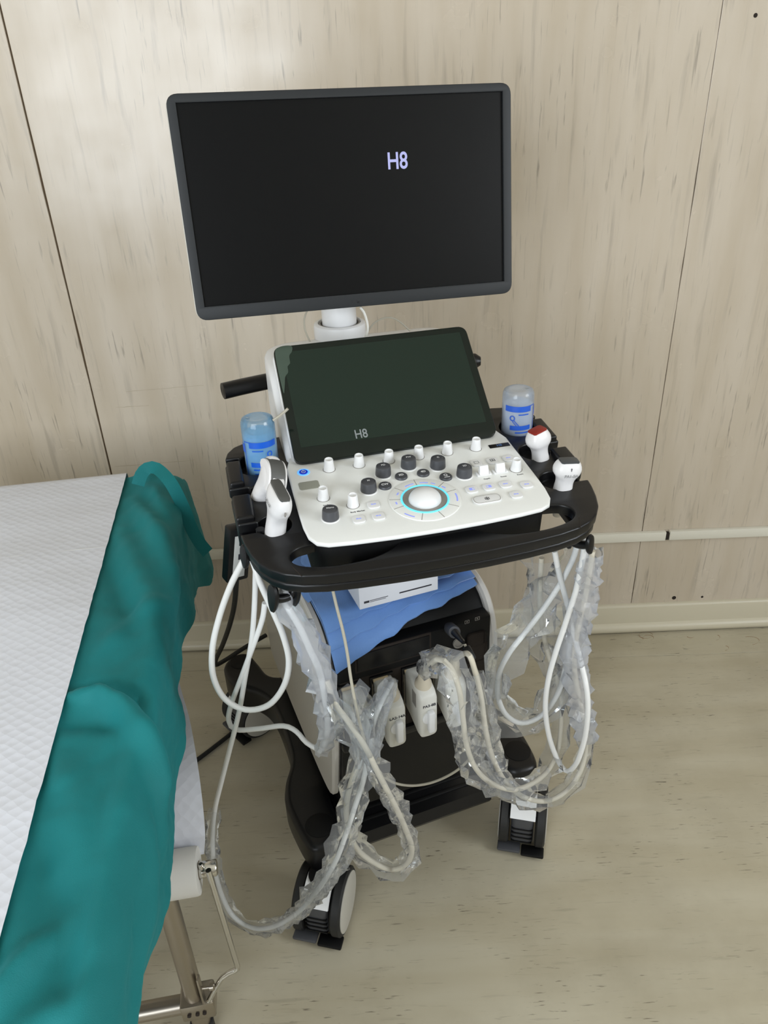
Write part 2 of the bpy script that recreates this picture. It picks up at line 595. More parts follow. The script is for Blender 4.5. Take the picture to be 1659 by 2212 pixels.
# cable duct along the wall: two lengths meeting with a small gap
trim = bpy.data.objects.new('trim_1', None)
_link(trim, None, I4)
tag(trim, 'white cable duct running low along the panelled wall', kind='structure')
add('duct_length', rbox(X0, .790, -.014, .0005, .322, .350, .002), M_duct, trim)
add('duct_length', xf(rbox(0, X1 - .80, -.014, .0005, -.014, .014, .002), T((.800, 0, .337)) @ RY(.15)), M_duct, trim)
add('duct_clip', rbox(.789, .801, -.011, .0005, .323, .345, .001), M_hole, trim)
structure('wall_left', rbox(X0 - .12, X0, Y0, .12, 0, ZC, 0), M_plain)
structure('wall_right', join(rbox(X1, X1 + .12, Y0, WIN2[0], 0, ZC, 0), rbox(X1, X1 + .12, WIN2[1], .12, 0, ZC, 0), rbox(X1, X1 + .12, WIN2[0], WIN2[1], 0, WIN2[2], 0), rbox(X1, X1 + .12, WIN2[0], WIN2[1], WIN2[3], ZC, 0)), M_plain)
structure('ceiling', rbox(X0 - .12, X1 + .12, Y0 - .12, .12, ZC, ZC + .1, 0), M_ceil)
structure('wall_front', join(rbox(X0, WIN[0], Y0 - .12, Y0, 0, ZC, 0), rbox(WIN[1], X1, Y0 - .12, Y0, 0, ZC, 0),
          rbox(WIN[0], WIN[1], Y0 - .12, Y0, 0, WIN[2], 0), rbox(WIN[0], WIN[1], Y0 - .12, Y0, WIN[3], ZC, 0)), M_plain)

# ------------------------------------------------------------------ the ultrasound machine: frames
OC = Vector((.0593, -.8772, 0))
MC = T(OC) @ RZ(13.3)                                # console frame, z = height
MP = MC @ T((0, 0, .965)) @ RX(6.5)                  # control plate: u right, v back, h above it
MB = T((-.048, -.564, 0)) @ RZ(20.0)                 # trolley body frame
MT = MC @ T((0, .2155, 1.053)) @ RX(39.4)            # touch screen
mx = Vector((.5299, -.0064, -.0057)).normalized()
my = (Vector((.0035, .0512, .3155)) - mx * mx.dot(Vector((.0035, .0512, .3155)))).normalized()
mz = mx.cross(my)
MM = MC @ Matrix(((mx.x, my.x, mz.x, -.0076), (mx.y, my.y, mz.y, .3496), (mx.z, my.z, mz.z, 1.3217), (0, 0, 0, 1)))

root = thing('ultrasound_machine', 'black and white ultrasound machine on casters with a large dark monitor', 'ultrasound machine', MB)

# --- monitor
mon = slab('monitor', [rrect(0, 0, .530, .320, .018)], -.012, 0, M_char, root, MM, .0015)
slab('back_shell', [rrect(0, 0, .533, .323, .019)], -.038, -.011, M_whitew, mon, MM, .008, 3)
q = [onpl(*p, MM) for p in ((378, 222), (1083, 200), (1087, 606), (443, 663))]
sx0, sx1 = (q[0][0] + q[3][0]) / 2, (q[1][0] + q[2][0]) / 2
sy1, sy0 = (q[0][1] + q[1][1]) / 2, (q[2][1] + q[3][1]) / 2
# bezel bars stand proud of the panel
bz = slab('bezel', [rrect(0, 0, .530, .320, .018), [(sx0, sy0), (sx1, sy0), (sx1, sy1), (sx0, sy1)]], 0, .006, M_char, mon, MM, .0012)
add('screen', rbox(sx0 - .002, sx1 + .002, sy0 - .002, sy1 + .002, -.001, .0012, 0), M_screen, mon, MM, False)
u, v = onpl(858, 349, MM)
text('lettering', 'H8', .0330, M_logo, mon, MM @ T((u, v, .0014)) @ Matrix.Diagonal((.84, 1.04, 1, 1)), .0001, .0005)
u, v = onpl(781, 650.5, MM)
text('lettering', 'SAMSUNG', .0092, M_faint, mon, MM @ T((u, v, .0061)) @ Matrix.Diagonal((.95, 1, 1, 1)), .0001, .0002)

# --- column
MCOL = MC @ T((-.028, .425, 0))
col = add('monitor_column', lathe([(.047, 1.00), (.047, 1.106), (.046, 1.111), (.043, 1.113), (.039, 1.113), (.038, 1.108), (.038, 1.09)], 40), M_white, root, MCOL)
add('inner_post', lathe([(.031, 1.05), (.031, 1.30)], 36), M_white, col, MCOL)
add('collar_ring', lathe([(.0375, 1.095), (.0375, 1.1105), (.0345, 1.1115), (.0345, 1.095)], 36), M_ringg, col, MCOL)
add('monitor_bracket', rbox(-.06, .06, -.055, .035, 1.20, 1.38, .012, 3), M_white, col, MCOL)

# --- white shroud behind the touch screen
def shroud_ring(z, yf, yb, hw, r):
    pts = rpoly([(-hw, yf), (hw, yf), (hw, yb), (-hw, yb)], r, 7)
    return [(x, y, z) for x, y in pts]
rings = []
for z, yf, yb, hw, r in ((.93, .165, .42, .168, (.02, .02, .05, .05)), (.975, .172, .425, .1735, (.015, .015, .06, .06)),
                         (1.000, .200, .428, .1740, (.010, .010, .06, .06)), (1.040, .247, .430, .1745, (.010, .010, .07, .07)),
                         (1.068, .280, .430, .1745, (.012, .012, .08, .08)), (1.078, .294, .428, .1735, (.02, .02, .09, .09)),
                         (1.084, .305, .425, .1700, (.03, .03, .10, .10)), (1.087, .320, .42, .1600, (.04, .04, .10, .10)), (1.088, .335, .41, .145, (.04, .04, .09, .09))):
    rings.append(shroud_ring(z, yf, yb, hw, list(r)))
shr = add('shroud', loft(rings), M_white, root, MC, True, 60)
# rear push handle
hp = spline([(-.250, .43, 1.008), (-.244, .4315, 1.008), (-.20, .445, 1.008), (-.10, .475, 1.005), (0, .48, 1.005), (.10, .475, 1.005), (.246, .43, 1.005)], .01)
add('rear_handle', tube(hp, lambda t: .0150 * min(1, .30 + 40 * min(t, 1 - t)) ** .5, 16), M_black, root, MC)
# thin cords behind the screens
def cordpts(L, y): return spline([at(a, b, y(i / (len(L) - 1)) if callable(y) else y) for i, (a, b) in enumerate(L)], .006)
add('monitor_cord', tube(cordpts([(663, 672), (657, 690), (660, 716), (672, 742)], -.50), .0016, 7), M_cord, root)
add('monitor_cord', tube(cordpts([(778, 664), (786, 674), (793, 695), (794, 715), (786, 738)], -.55), .0022, 7), M_whitew, root)
add('monitor_cord', tube(cordpts([(795, 716), (806, 700), (824, 689), (845, 686), (865, 696), (886, 715)], -.47), .0016, 7), M_cord, root)
add('monitor_cord', tube(cordpts([(590, 908), (606, 897), (622, 883)], -.75), .0022, 7), M_cord, root)

# --- touch screen
tw, th = .329, .211
ts = slab('touch_screen', [rrect(0, 0, tw, th, .016)], -.012, 0, M_touch2, root, MT, .0016)
slab('back_cover', [rrect(0, -.002, tw + .004, th + .004, .018)], -.026, -.010, M_white, ts, MT, .006, 3)
add('display_area', rbox(-tw / 2 + .013, tw / 2 - .013, -th / 2 + .026, th / 2 - .012, -.0005, .0003, 0), M_touch, ts, MT, False)
fp = [(-tw / 2 + .002, th / 2 - .016), (-tw / 2 + .010, th / 2 - .002), (-tw / 2 + .030, th / 2 - .0015), (-tw / 2 + .030, th / 2 - .012), (-tw / 2 + .024, th / 2 - .020), (-tw / 2 + .023, th / 2 - .034),
      (-tw / 2 + .018, th / 2 - .039), (-tw / 2 + .017, th / 2 - .050), (-tw / 2 + .011, th / 2 - .058), (-tw / 2 + .007, th / 2 - .075), (-tw / 2 + .003, th / 2 - .085)]
slab('protective_film', [[tuple(p[:2]) for p in spline([(a, b, 0) for a, b in fp], .003, True)]], .0004, .0008, M_film, ts, MT, .0001, 1)
u, v = onpl(780, 938, MT)
text('lettering', 'H8', .0205, M_logo2, ts, MT @ T((u, v, .0005)) @ Matrix.Diagonal((.84, 1.05, 1, 1)), .0001, .0002)

# --- control plate
pts = [(-.179, .135), (-.1795, .08), (-.1800, .02), (-.1795, -.015), (-.1765, -.040), (-.1680, -.056), (-.1530, -.0632), (-.120, -.0668), (-.06, -.0702), (0, -.0712)]
loop = pts + [(-a, b) for a, b in pts[-2::-1]]
loop = loop + [(.170, .165), (-.170, .165)]
pan = slab('control_panel', [loop], -.007, 0, M_panel, root, MP, .0028, 3)
inset = lambda L, d: [(x * (1 - d / .18), (y - .04) * (1 - d / .11) + .04) for x, y in L]
slab('console_housing', [inset(loop, .007)], -.080, -.006, M_blackm, root, MP, .004)

knob_w = add('white_knob', lathe([(.0088, .0004), (.0087, .0016), (.0078, .006), (.0071, .012), (.0067, .0176), (.0062, .0186), (.0054, .0187), (.0050, .0180), (.0048, .0166)], 24), M_white, pan, MP @ T((-.1165, .1158, 0)))
add('knob_gap', lathe([(.0097, 0), (.0097, .0004)], 24), M_ringg, knob_w, MP @ T((-.1165, .1158, 0)))
for p in ((-.070, .1152), (-.0228, .1150), (.0246, .1145), (.0715, .1142), (.1188, .1140), (.1565, .0411), (-.1396, .0430), (-.1022, .0151)):
    dup(knob_w, MP @ T((*p, 0)), pan)
for (x, y), s in (((-.072, .0451), 'M'), ((-.0409, .0796), 'PD'), ((.0018, .0911), 'PW'), ((.0445, .0786), 'C'), ((.0754, .0457), '2D'), ((-.1389, -.0066), 'Menu')):
    mk = MP @ T((x, y, 0))
    kd = add('dark_knob', lathe([(.0118, .001), (.0119, .004), (.0113, .0135), (.0108, .0158), (.0096, .0166), (.0092, .0160), (.0088, .0163), (.004, .0166)], 28), M_dgrey, pan, mk)
    add('knob_skirt', lathe([(.0132, 0), (.0128, .0012), (.0115, .0014)], 28), M_white, kd, mk)
    text('lettering', s, .0052 if s != 'Menu' else .0048, M_markw, kd, mk @ T((.0004, .0018, .0168)), .00005, .00006)
for (x, y), s in (((-.0463, .0487), 'CW'), ((-.0166, .0668), '3D'), ((.0178, .0667), '4D'), ((.0472, .0478), 'Q')):
    mk = MP @ T((x, y, 0))
    kd = add('mode_button', lathe([(.0097, 0), (.0096, .0022), (.0088, .0034), (.005, .0038)], 28), M_dgrey, pan, mk)
    text('lettering', s, .0062 if s != 'Q' else .0072, M_markw, kd, mk @ T((0, .0006 if s != 'Q' else .0018, .0040)), .00005, .0002)
    if s == 'Q':
        add('underline', rbox(-.0035, .005, -.0044, -.0032, .0036, .0040, 0), M_markw, kd, mk, False)
def button(x, y, w=.0176, h=.0176, r=.006):
    b = slab('square_button', [rrect(0, 0, w, h, r)], 0, .0022, M_white, pan, MP @ T((x, y, 0)), .0009)
    return b, MP @ T((x, y, .0023))
for i, p in enumerate(((-.074, .0074), (-.102, -.0207), (-.0738, -.0209), (.1046, .0727), (.1307, .0723), (.1569, .0725), (.0732, .0065), (.0997, .0064), (.1257, .0065), (.1553, -.0024), (.1307, -.0222))):
    b, mb = button(*p)
    if i == 3:
        slab('icon', [rrect(0, 0, .0074, .0062, .0006), rrect(0, 0, .0064, .0052, .0004)], 0, .0001, M_mark, b, mb, 0.00002, 0)
    elif i == 4:
        slab('icon', [rrect(0, 0, .0078, .0066, .0006)] + [rrect(sx * .0018, sy * .0015, .0028, .0022, .0002) for sx in (-1, 1) for sy in (-1, 1)], 0, .0001, M_mark, b, mb, 0.00002, 0)
    elif i in (6, 7):
        add('icon', rbox(-.0036, .0036, -.0030, .0030, 0, .0001, 0), M_glowb, b, mb, False)
        s = .0008 if i == 6 else -.003
        add('icon_detail', rbox(s, s + .0022, -.0020, .0020, .0001, .0002, 0), M_white, b, mb, False)
    else:
        add('backlit_mark', join(rbox(-.0036, -.0006, -.0010, .0012, 0, .0001, 0), rbox(.0000, .0034, -.0010, .0008, 0, .0001, 0)), M_glowb, b, mb, False)
fz = slab('freeze_button', [rrect(0, 0, .0430, .0205, .0100, 8)], 0, .0018, M_white, pan, MP @ T((.0865, -.0213, 0)), .0009)
slab('button_rim', [rrect(0, 0, .0400, .0165, .0082, 8), rrect(0, 0, .0392, .0157, .0078, 8)], .0014, .0021, M_ringg, fz, MP @ T((.0865, -.0213, 0)), .00005, 0)
flake = []
for a in range(0, 180, 60):
    flake.append(xf(rbox(-.0040, .0040, -.00035, .00035, 0, .0001, 0), RZ(a + 30)))
for a in range(0, 360, 60):
    flake.append(xf(rbox(0, .0016, -.0003, .0003, 0, .0001, 0), RZ(a + 30) @ T((.0022, 0, 0)) @ RZ(50)))
    flake.append(xf(rbox(0, .0016, -.0003, .0003, 0, .0001, 0), RZ(a + 30) @ T((.0022, 0, 0)) @ RZ(-50)))
add('snowflake_icon', join(*flake), M_mark, fz, MP @ T((.0865, -.0213, .0019)), False)
for p in ((.105, .0425), (.1313, .0420)):
    mk = MP @ T((*p, 0))
    tg = add('toggle_switch', loft([[(x, y, z) for x, y in rrect(0, dy, w, d, .001, 2)] for z, w, d, dy in ((0, .0150, .0085, 0), (.007, .0142, .0080, .0010), (.0130, .0135, .0048, .0024), (.0142, .0128, .0032, .0026))]), M_white, pan, mk)
    for s in (-1, 1):
        add('toggle_cheek', rbox(s * .0098 - .0016, s * .0098 + .0016, -.006, .006, 0, .0026, .0010), M_white, tg, mk)
    add('toggle_base', rbox(-.0098, .0098, -.0058, .0040, 0, .0014, .0006), M_white, tg, mk)
# trackball with its ring of keys
mk = MP @ T((.0006, .0020, 0))
kr = add('key_ring', lathe([(.0520, 0), (.0518, .0010), (.0508, .0014), (.0352, .0014), (.0350, .0002)], 72), M_panel, pan, mk)
cuts = [90, 128, 28 + 0, 160, 194, 238, 284, 322, 12]
for a in (92, 40, 12, 323, 285, 248, 195, 168, 133):
    add('key_gap', xf(rbox(.0352, .0512, -.0004, .0004, .0012, .0016, 0), RZ(a)), M_ringg, kr, mk, False)
for a0, a1, rr in ((67, 84, .0425), (97, 118, .0425), (143, 152, .042), (176, 184, .0435), (215, 235, .0475), (338, 362, .0475), (26, 36, .042), (52, 61, .0425)):
    L = [(rr * cos(rad(a0 + (a1 - a0) * k / 8)), rr * sin(rad(a0 + (a1 - a0) * k / 8))) for k in range(9)]
    L += [((rr - .0022) * cos(rad(a1 + (a0 - a1) * k / 8)), (rr - .0022) * sin(rad(a1 + (a0 - a1) * k / 8))) for k in range(9)]
    slab('backlit_mark', [L], .0014, .00155, M_glowb, kr, mk, .00002, 0)
add('light_ring', lathe([(.0350, 0), (.0349, .0022), (.0342, .0028), (.0328, .0026), (.0322, .0015), (.0320, 0)], 72), M_cyan, pan, mk)
add('ball_seat', lathe([(.0322, 0), (.0322, .0016), (.0290, .0010), (.0240, .0002)], 64), M_ringg, pan, mk)
add('trackball', lathe([(.0236, .0002)] + [(.0236 * cos(rad(a)), .0004 + .0155 * sin(rad(a))) for a in range(6, 90, 7)] + [(.0004, .0159)], 48), M_white, pan, mk)
# power key, sensor pad, small display, printed words
pw = MP @ T((-.1556, .1183, 0))
pk = add('power_button', lathe([(.0066, 0), (.0066, .0010), (.0058, .0014)], 32), M_pow, pan, pw)
add('power_glow', lathe([(.0096, 0), (.0095, .0005), (.0068, .0006)], 32), M_powr, pk, pw)
slab('power_icon', [circ(0, 0, .0034, 24), circ(0, 0, .0025, 24)], .0014, .00155, M_markw, pk, pw, .00002, 0)
add('power_icon_bar', rbox(-.0005, .0005, .0006, .0044, .0014, .0017, 0), M_markw, pk, pw, False)
slab('sensor_pad', [rrect(0, 0, .0300, .0205, .0045)], 0, .0006, M_pad, pan, MP @ T((-.1535, .0815, 0)), .0003)
dsp = slab('name_display', [rrect(0, 0, .0340, .0100, .0012)], 0, .0008, M_black, pan, MP @ T((.1580, .1130, 0)), .0003)
text('lettering', 'H8', .0072, mat('small_logo', srgb(60, 90, 130), .5, emit=srgb(80, 120, 190), es=.3), dsp, MP @ T((.1580, .1130, .0009)), .00005, .0001)
for s, x, y in (('Angle', -.1390, .0255), ('Body Marker', -.0990, -.0010), ('Depth', .1055, .0290), ('Focus', .1315, .0282), ('Zoom', .1575, .0270)):
    text('lettering', s, .0040, M_mark, pan, MP @ T((x, y, .0001)), .00003, .0001)

# --- black console tray with side holders and hand rail
def hole_arc(cx, cy, r, a0, a1, n=14):
    return [(cx + r * cos(rad(a0 + (a1 - a0) * k / n)), cy + r * sin(rad(a0 + (a1 - a0) * k / n))) for k in range(n + 1)]
HOLES = {'b': (.221, .187, .0305), 'p1': (.2165, .1060, .0245), 'p2': (.2150, .0210, .0245)}
right = [(0, -.1135), (.06, -.1125), (.12, -.1095), (.165, -.1050), (.195, -.0985), (.217, -.089), (.234, -.075), (.247, -.056), (.2555, -.032), (.261, -.008), (.2635, .010)]
right += [(.2380, .0110)] + hole_arc(.2150, .0210, .0245, -25, -333) + [(.2380, .0335), (.2655, .0335)]
right += [(.2675, .06), (.2685, .099), (.2390, .099)] + hole_arc(.2165, .1060, .0245, -17, -323) + [(.2390, .1250), (.2690, .1250)]
right += [(.2690, .16), (.2685, .194), (.2500, .194)] + hole_arc(.221, .187, .0305, 12, -318, 18) + [(.2450, .2120), (.2670, .2130)]
right += [(.262, .232), (.250, .248), (.232, .257), (.20, .262)]
right = [p for p in right]
trayloop = rpoly(right + [(-x, y) for x, y in right[:0:-1]], .0035, 3)
def opening(s):
    o = [(.150, -.036), (.176, -.037), (.194, -.041), (.204, -.052), (.2035, -.066), (.195, -.076), (.178, -.083), (.150, -.088), (.120, -.088), (.098, -.085), (.078, -.078), (.062, -.069), (.052, -.058), (.050, -.036)]
    return [(s * a, b) for a, b in o]
openings = [[tuple(p[:2]) for p in spline([(a, b, 0) for a, b in opening(s)], .004, True)] for s in (1, -1)]
tray = slab('console_tray', [trayloop] + openings, -.0335, -.016, M_black, root, MP, .0030, 3)
rim_o = [(0, -.1120), (.06, -.1110), (.12, -.1080), (.165, -.1035), (.195, -.0970), (.217, -.0875), (.233, -.0735), (.2455, -.0545), (.2540, -.031), (.2610, .010), (.2660, .06), (.2670, .16), (.262, .220), (.246, .246), (.20, .258)]
rim = rim_o + [(-x, y) for x, y in rim_o[:0:-1]]
rim_i = [(0, -.0850), (.10, -.0880), (.165, -.0860), (.190, -.0760), (.203, -.060), (.203, .23)]
rimin = rim_i + [(-x, y) for x, y in rim_i[:0:-1]]
slab('lower_rim', [rim, rimin], -.049, -.0340, M_black, tray, MP, .004, 2)
for s in (-1, 1):
    for key, dep in (('b', .075), ('p1', .045), ('p2', .045)):
        cx, cy, r = HOLES[key]
        ring = circ(s * cx, cy, r + .0035, 28)
        inner = circ(s * cx, cy, r - .0004, 28)
        slab('holder_cup', [ring, inner], -.036 - dep * .4, -.030, M_black, tray, MP, .001, 1)
    slab('holder_block', [rrect(s * .2530, .0663, .0270, .0600, .004)], -.062, -.0070, M_black, tray, MP, .004)
    slab('holder_block', [rrect(s * .2555, .1595, .0220, .0640, .004)], -.062, -.0070, M_black, tray, MP, .004)
    # joint of the hand rail
    slab('rail_joint', [[(s * .1960, -.0990), (s * .1972, -.0990), (s * .2065, -.0760), (s * .2053, -.0760)]], -.0165, -.0157, M_hole, tray, MP, .0001, 0)
slab('under_block', [rrect(-.085, -.068, .075, .030, .006)], -.062, -.040, M_blackm, tray, MP, .002)
slab('bottle_floor', [rrect(.221, .187, .075, .075, .02)], -.050, -.046, M_blackm, tray, MP, .001)
slab('bottle_floor', [rrect(-.221, .187, .075, .075, .02)], -.050, -.046, M_blackm, tray, MP, .001)
# cable hooks below the tray
def lobe(p, h, w, nrm, up=Vector((0, 0, 1))):
    nrm = nrm.normalized()
    xx = up.cross(nrm).normalized()
    yy = nrm.cross(xx)
    M = Matrix(((xx.x, yy.x, nrm.x, p.x), (xx.y, yy.y, nrm.y, p.y), (xx.z, yy.z, nrm.z, p.z), (0, 0, 0, 1)))
    rings = []
    for f, k in ((-.004, .55), (-.003, .9), (0, 1), (.003, .9), (.004, .55)):
        rings.append([(k * w / 2 * cos(a) * (1 + .22 * sin(a)), k * h / 2 * sin(a), f) for a in [2 * pi * i / 24 for i in range(24)]])
    return loft(rings), M
def hook(p, h, w, gap, nrm):
    q = p - nrm.normalized() * gap
    c = add('cable_hook', tube(spline([q + Vector((0, 0, .035)), q + Vector((0, 0, .004)), q.lerp(p, .3) - Vector((0, 0, .004)), q.lerp(p, .7) - Vector((0, 0, .004)), p], .004), .0065, 10), M_black, tray)
    for pt in (p, q):
        g, M = lobe(pt, h, w, nrm)
        add('hook_lobe', g, M_black, c, M)
hook(at(529, 1202, -.935), .040, .018, .030, Vector((-.75, -.65, .1)))
hook(at(590, 1292, -.985), .046, .025, .034, Vector((-.80, -.55, .15)))
hook(at(1274, 1176, -.880), .034, .019, .034, Vector((.75, -.65, .1)))
# support arm between console and trolley
add('lift_arm', loft([[(x, y, z) for x, y in rrect(0, yy, w, d, .02, 4)] for z, w, d, yy in ((.60, .16, .16, .12), (.78, .14, .14, .10), (.93, .20, .20, .02))]), M_blackm, root, MB)

# ------------------------------------------------------------------ trolley body
prof = [(-.232, .325), (-.240, .36), (-.262, .46), (-.272, .54), (-.272, .60), (-.262, .650), (-.240, .685), (-.205, .703), (-.160, .708), (-.05, .712), (.10, .715), (.23, .71), (.265, .69), (.280, .64), (.285, .40), (.280, .30), (.255, .268), (.10, .262), (-.10, .268), (-.195, .282), (-.222, .300)]
prof = [tuple(p[1:]) for p in spline([(0, a, b) for a, b in prof], .012, True)]
def side(x0, x1, sc=1.0, dz=0):
    c = (0, .49)
    P = [(c[0] + (a - c[0]) * sc, c[1] + (b - c[1]) * sc + dz) for a, b in prof]
    return P
def profile_slab(x0, x1, P, bev):
    ins = lambda d: [(a - math.copysign(min(abs(a), d), a - 0.0) if False else a * (1 - d / .28), (b - .49) * (1 - d / .22) + .49) for a, b in P]
    rings = [[(x0, a, b) for a, b in ins(bev)], [(x0 + bev, a, b) for a, b in P], [(x1 - bev, a, b) for a, b in P], [(x1, a, b) for a, b in ins(bev)]]
    return loft(rings)
body = add('trolley_body', profile_slab(-.146, .146, side(0, 0, .965), .004), M_blackm, root, MB)
for xa, xb in ((-.160, -.1445), (.1445, .160)):
    add('side_panel', profile_slab(xa, xb, prof, .004), M_side, body, MB)
add('side_logo', join(rbox(-.1606, -.1600, .040, .044, .392, .424, 0), rbox(-.1606, -.1600, .040, .060, .392, .396, 0), rbox(-.1606, -.1600, .056, .060, .392, .412, 0), rbox(-.1606, -.1600, .046, .060, .408, .412, 0)), M_char, body, MB, False)
# front panel, its drive bay and sockets
MF = MB @ T((0, -.2655, 0))
add('front_panel', rbox(-.1445, .1445, -.002, .03, .30, .668, .003), M_blackm, body, MF)
add('drive_bay', rbox(-.110, .030, -.0035, 0, .624, .668, .0015), M_hole, body, MF)
add('bay_lid', rbox(-.106, .026, -.0055, -.003, .628, .664, .0015), M_black, body, MF)
add('socket', xf(lathe([(.011, 0), (.011, .003), (.008, .003), (.008, .001)], 24), T((.082, -.002, .628)) @ RX(90)), M_ringg, body, MF)
add('socket_well', rbox(.098, .135, -.0035, 0, .575, .640, .006), M_hole, body, MF)
for x, z, w in ((.098, .668, .009), (.118, .669, .009), (.055, .612, .010)):
    slab('port_symbol', [rrect(0, 0, w, w * .8, .001), rrect(0, 0, w * .8, w * .6, .001), rrect(0, 0, w * .35, w * .25, .0005)], 0, .0002, M_ringg, body, MF @ T((x, -.0022, z)) @ RX(90), .00003, 0)
add('connector_ledge', rbox(-.1445, .1445, -.012, .04, .455, .475, .006), M_black, body, MF)
add('connector_bay', rbox(-.140, .140, -.004, .02, .470, .612, .003), M_hole, body, MF)
SLOT = [-.137, -.080, -.022, .033]
for x in SLOT:
    add('slot_frame', join(rbox(x - .006, x + .036, -.008, .002, .606, .610, .001), rbox(x - .006, x - .002, -.008, .002, .50, .608, .001)), M_black, body, MF)
    add('slot_contact', rbox(x - .001, x + .026, -.010, .002, .600, .6065, .001), M_gold, body, MF)
    add('slot_edge', rbox(x - .0045, x - .0035, -.012, .0, .495, .600, 0), M_steel, body, MF, False)

# ------------------------------------------------------------------ base, legs, casters
left = [(0, -.115), (-.10, -.118), (-.143, -.130), (-.146, -.20), (-.150, -.232), (-.165, -.252), (-.205, -.256), (-.222, -.240), (-.232, -.190), (-.236, -.120), (-.222, -.070), (-.198, -.020), (-.190, .060), (-.193, .16), (-.215, .22), (-.262, .27), (-.276, .325), (-.268, .360), (-.240, .382), (-.205, .376), (-.190, .330), (-.172, .27), (-.12, .25), (0, .25)]
rt = [(.072 - a, b + .012) for a, b in left[::-1]]
bl = [tuple(p[:2]) for p in spline([(a, b, 0) for a, b in (left + rt)], .012, True)]
base = slab('base', [bl], .128, .206, M_black, root, MB, .014, 4, 50)
add('base_core', rbox(-.135, .150, -.16, .27, .16, .30, .012), M_blackm, base, MB)
for x, y in ((-.188, -.205), (.268, -.190), (-.228, .345)):
    slab('pivot_cap', [circ(x, y, .0285, 28)], .2058, .2072, M_blackm, base, MB, .0006, 1)
fr = add('footrest', loft([[(x, y, z) for y, z in ((-.215, .110), (-.222, .124), (-.214, .150), (-.110, .178), (-.110, .110))] for x in (-.140, .190)]), M_black, root, MB, True, 25)
for y, z in ((-.190, .1580), (-.168, .1638), (-.148, .1690)):
    add('tread_rib', xf(rbox(-.135, .185, -.004, .004, -.0016, .0016, .001), T((0, y, z)) @ RX(15)), M_blackm, fr, MB)

def caster(x, y, ang, r=.063):
    """twin wheel caster, front toward local -y"""
    M = MB @ T((x, y, 0)) @ RZ(ang)
    c = add('caster', lathe([(.020, .115), (.026, .118), (.026, .140), (.020, .142)], 24), M_blackm, root, M)
    for s in (-1, 1):
        w = add('wheel', xf(lathe([(.030, -.010), (r - .004, -.0105), (r, -.007), (r, .007), (r - .004, .0105), (.030, .010)], 44), T((s * .0385, 0, r)) @ RY(90)), M_rubber, c, M)
        add('wheel_disc', xf(lathe([(r - .008, -.0012), (r - .008, .0008), (r - .012, .0018), (.002, .0022)], 40), T((s * .0495, 0, r)) @ RY(s * 90)), M_wheel, c, M)
    # curved white mudguard between the wheels
    arc = [(r + .006) for _ in range(1)]
    rows = []
    for k in range(15):
        a = rad(200 - k * 118 / 14)
        yy, zz = cos(a), sin(a)
        hw = .0265 - (.004 if k in (0, 14) else 0)
        rows.append([(-hw, (r + .001) * yy, r + (r + .001) * zz), (-hw, (r + .007) * yy, r + (r + .007) * zz), (hw, (r + .007) * yy, r + (r + .007) * zz), (hw, (r + .001) * yy, r + (r + .001) * zz)])
    rows = rows[7:]
    add('mudguard', loft(rows), M_white, c, M)
    add('fork', rbox(-.024, .024, -.056, .040, .030, r + .052, .010, 3), M_dgrey, c, M)
    for k in range(4):
        add('fork_rib', rbox(-.022, .022, -.0585, -.050, .040 + k * .013, .043 + k * .013, .001), M_blackm, c, M)
    add('brake_pedal', rbox(-.050, -.001, -.068, -.042, .014, .022, .003), M_dgrey, c, M)
    add('brake_pedal', rbox(.001, .050, -.069, -.042, .010, .018, .003), M_blackm, c, M)
    add('axle', xf(lathe([(.006, -.045), (.006, .045)], 14), T((0, 0, r)) @ RY(90)), M_steel, c, M)
    return c
caster(-.206, -.262, -34, .066)
caster(.262, -.240, -34, .066)
caster(-.222, .325, -68)
caster(.270, .325, -20)

# ------------------------------------------------------------------ probes
def superring(z, a, b, e=2.6, dx=0, dy=0, n=28):
    out = []
    for k in range(n):
        t = 2 * pi * k / n
        c, s = cos(t), sin(t)
        out.append((dx + a * math.copysign(abs(c) ** (2 / e), c), dy + b * math.copysign(abs(s) ** (2 / e), s), z))
    return out
def dense(sec, step=.004):
    """smooth the section list"""
    out = []
    P = [Vector((s[0], s[1], s[2])) for s in sec]
    return [tuple(p) for p in spline(P, step)]

def sleeve(path, r, seed, n=11, jag=.45, flat=.0, ruffle=1.0):
    rnd = random.Random(seed)
    fr = frames(path)
    rings = []
    m = len(fr)
    off = [rnd.uniform(-1, 1) for _ in range(n)]
    for i, (p, s, u, t) in enumerate(fr):
        f = i / (m - 1)
        R = r(f) if callable(r) else r
        puff = 1 + .30 * noise.noise((i * .23, seed * 3.1, 0)) * ruffle + (.16 if i % 2 else -.12) * ruffle
        ring = []
        for k in range(n):
            a = 2 * pi * k / n + .25 * noise.noise((i * .4, k * 1.3, seed))
            rr = R * puff * (1 + jag * noise.noise((i * .55, k * 1.7, seed * 7.7)) + .18 * off[k] + .12 * rnd.uniform(-1, 1))
            ring.append(p + s * (rr * cos(a)) + u * (rr * sin(a) * (1 - flat)) + t * (R * .30 * rnd.uniform(-1, 1)))
        rings.append(ring)
    return loft(rings, False)

def P(L):
    """list of (pixel x, pixel y, distance plane y)"""
    return [at(*q) for q in L]

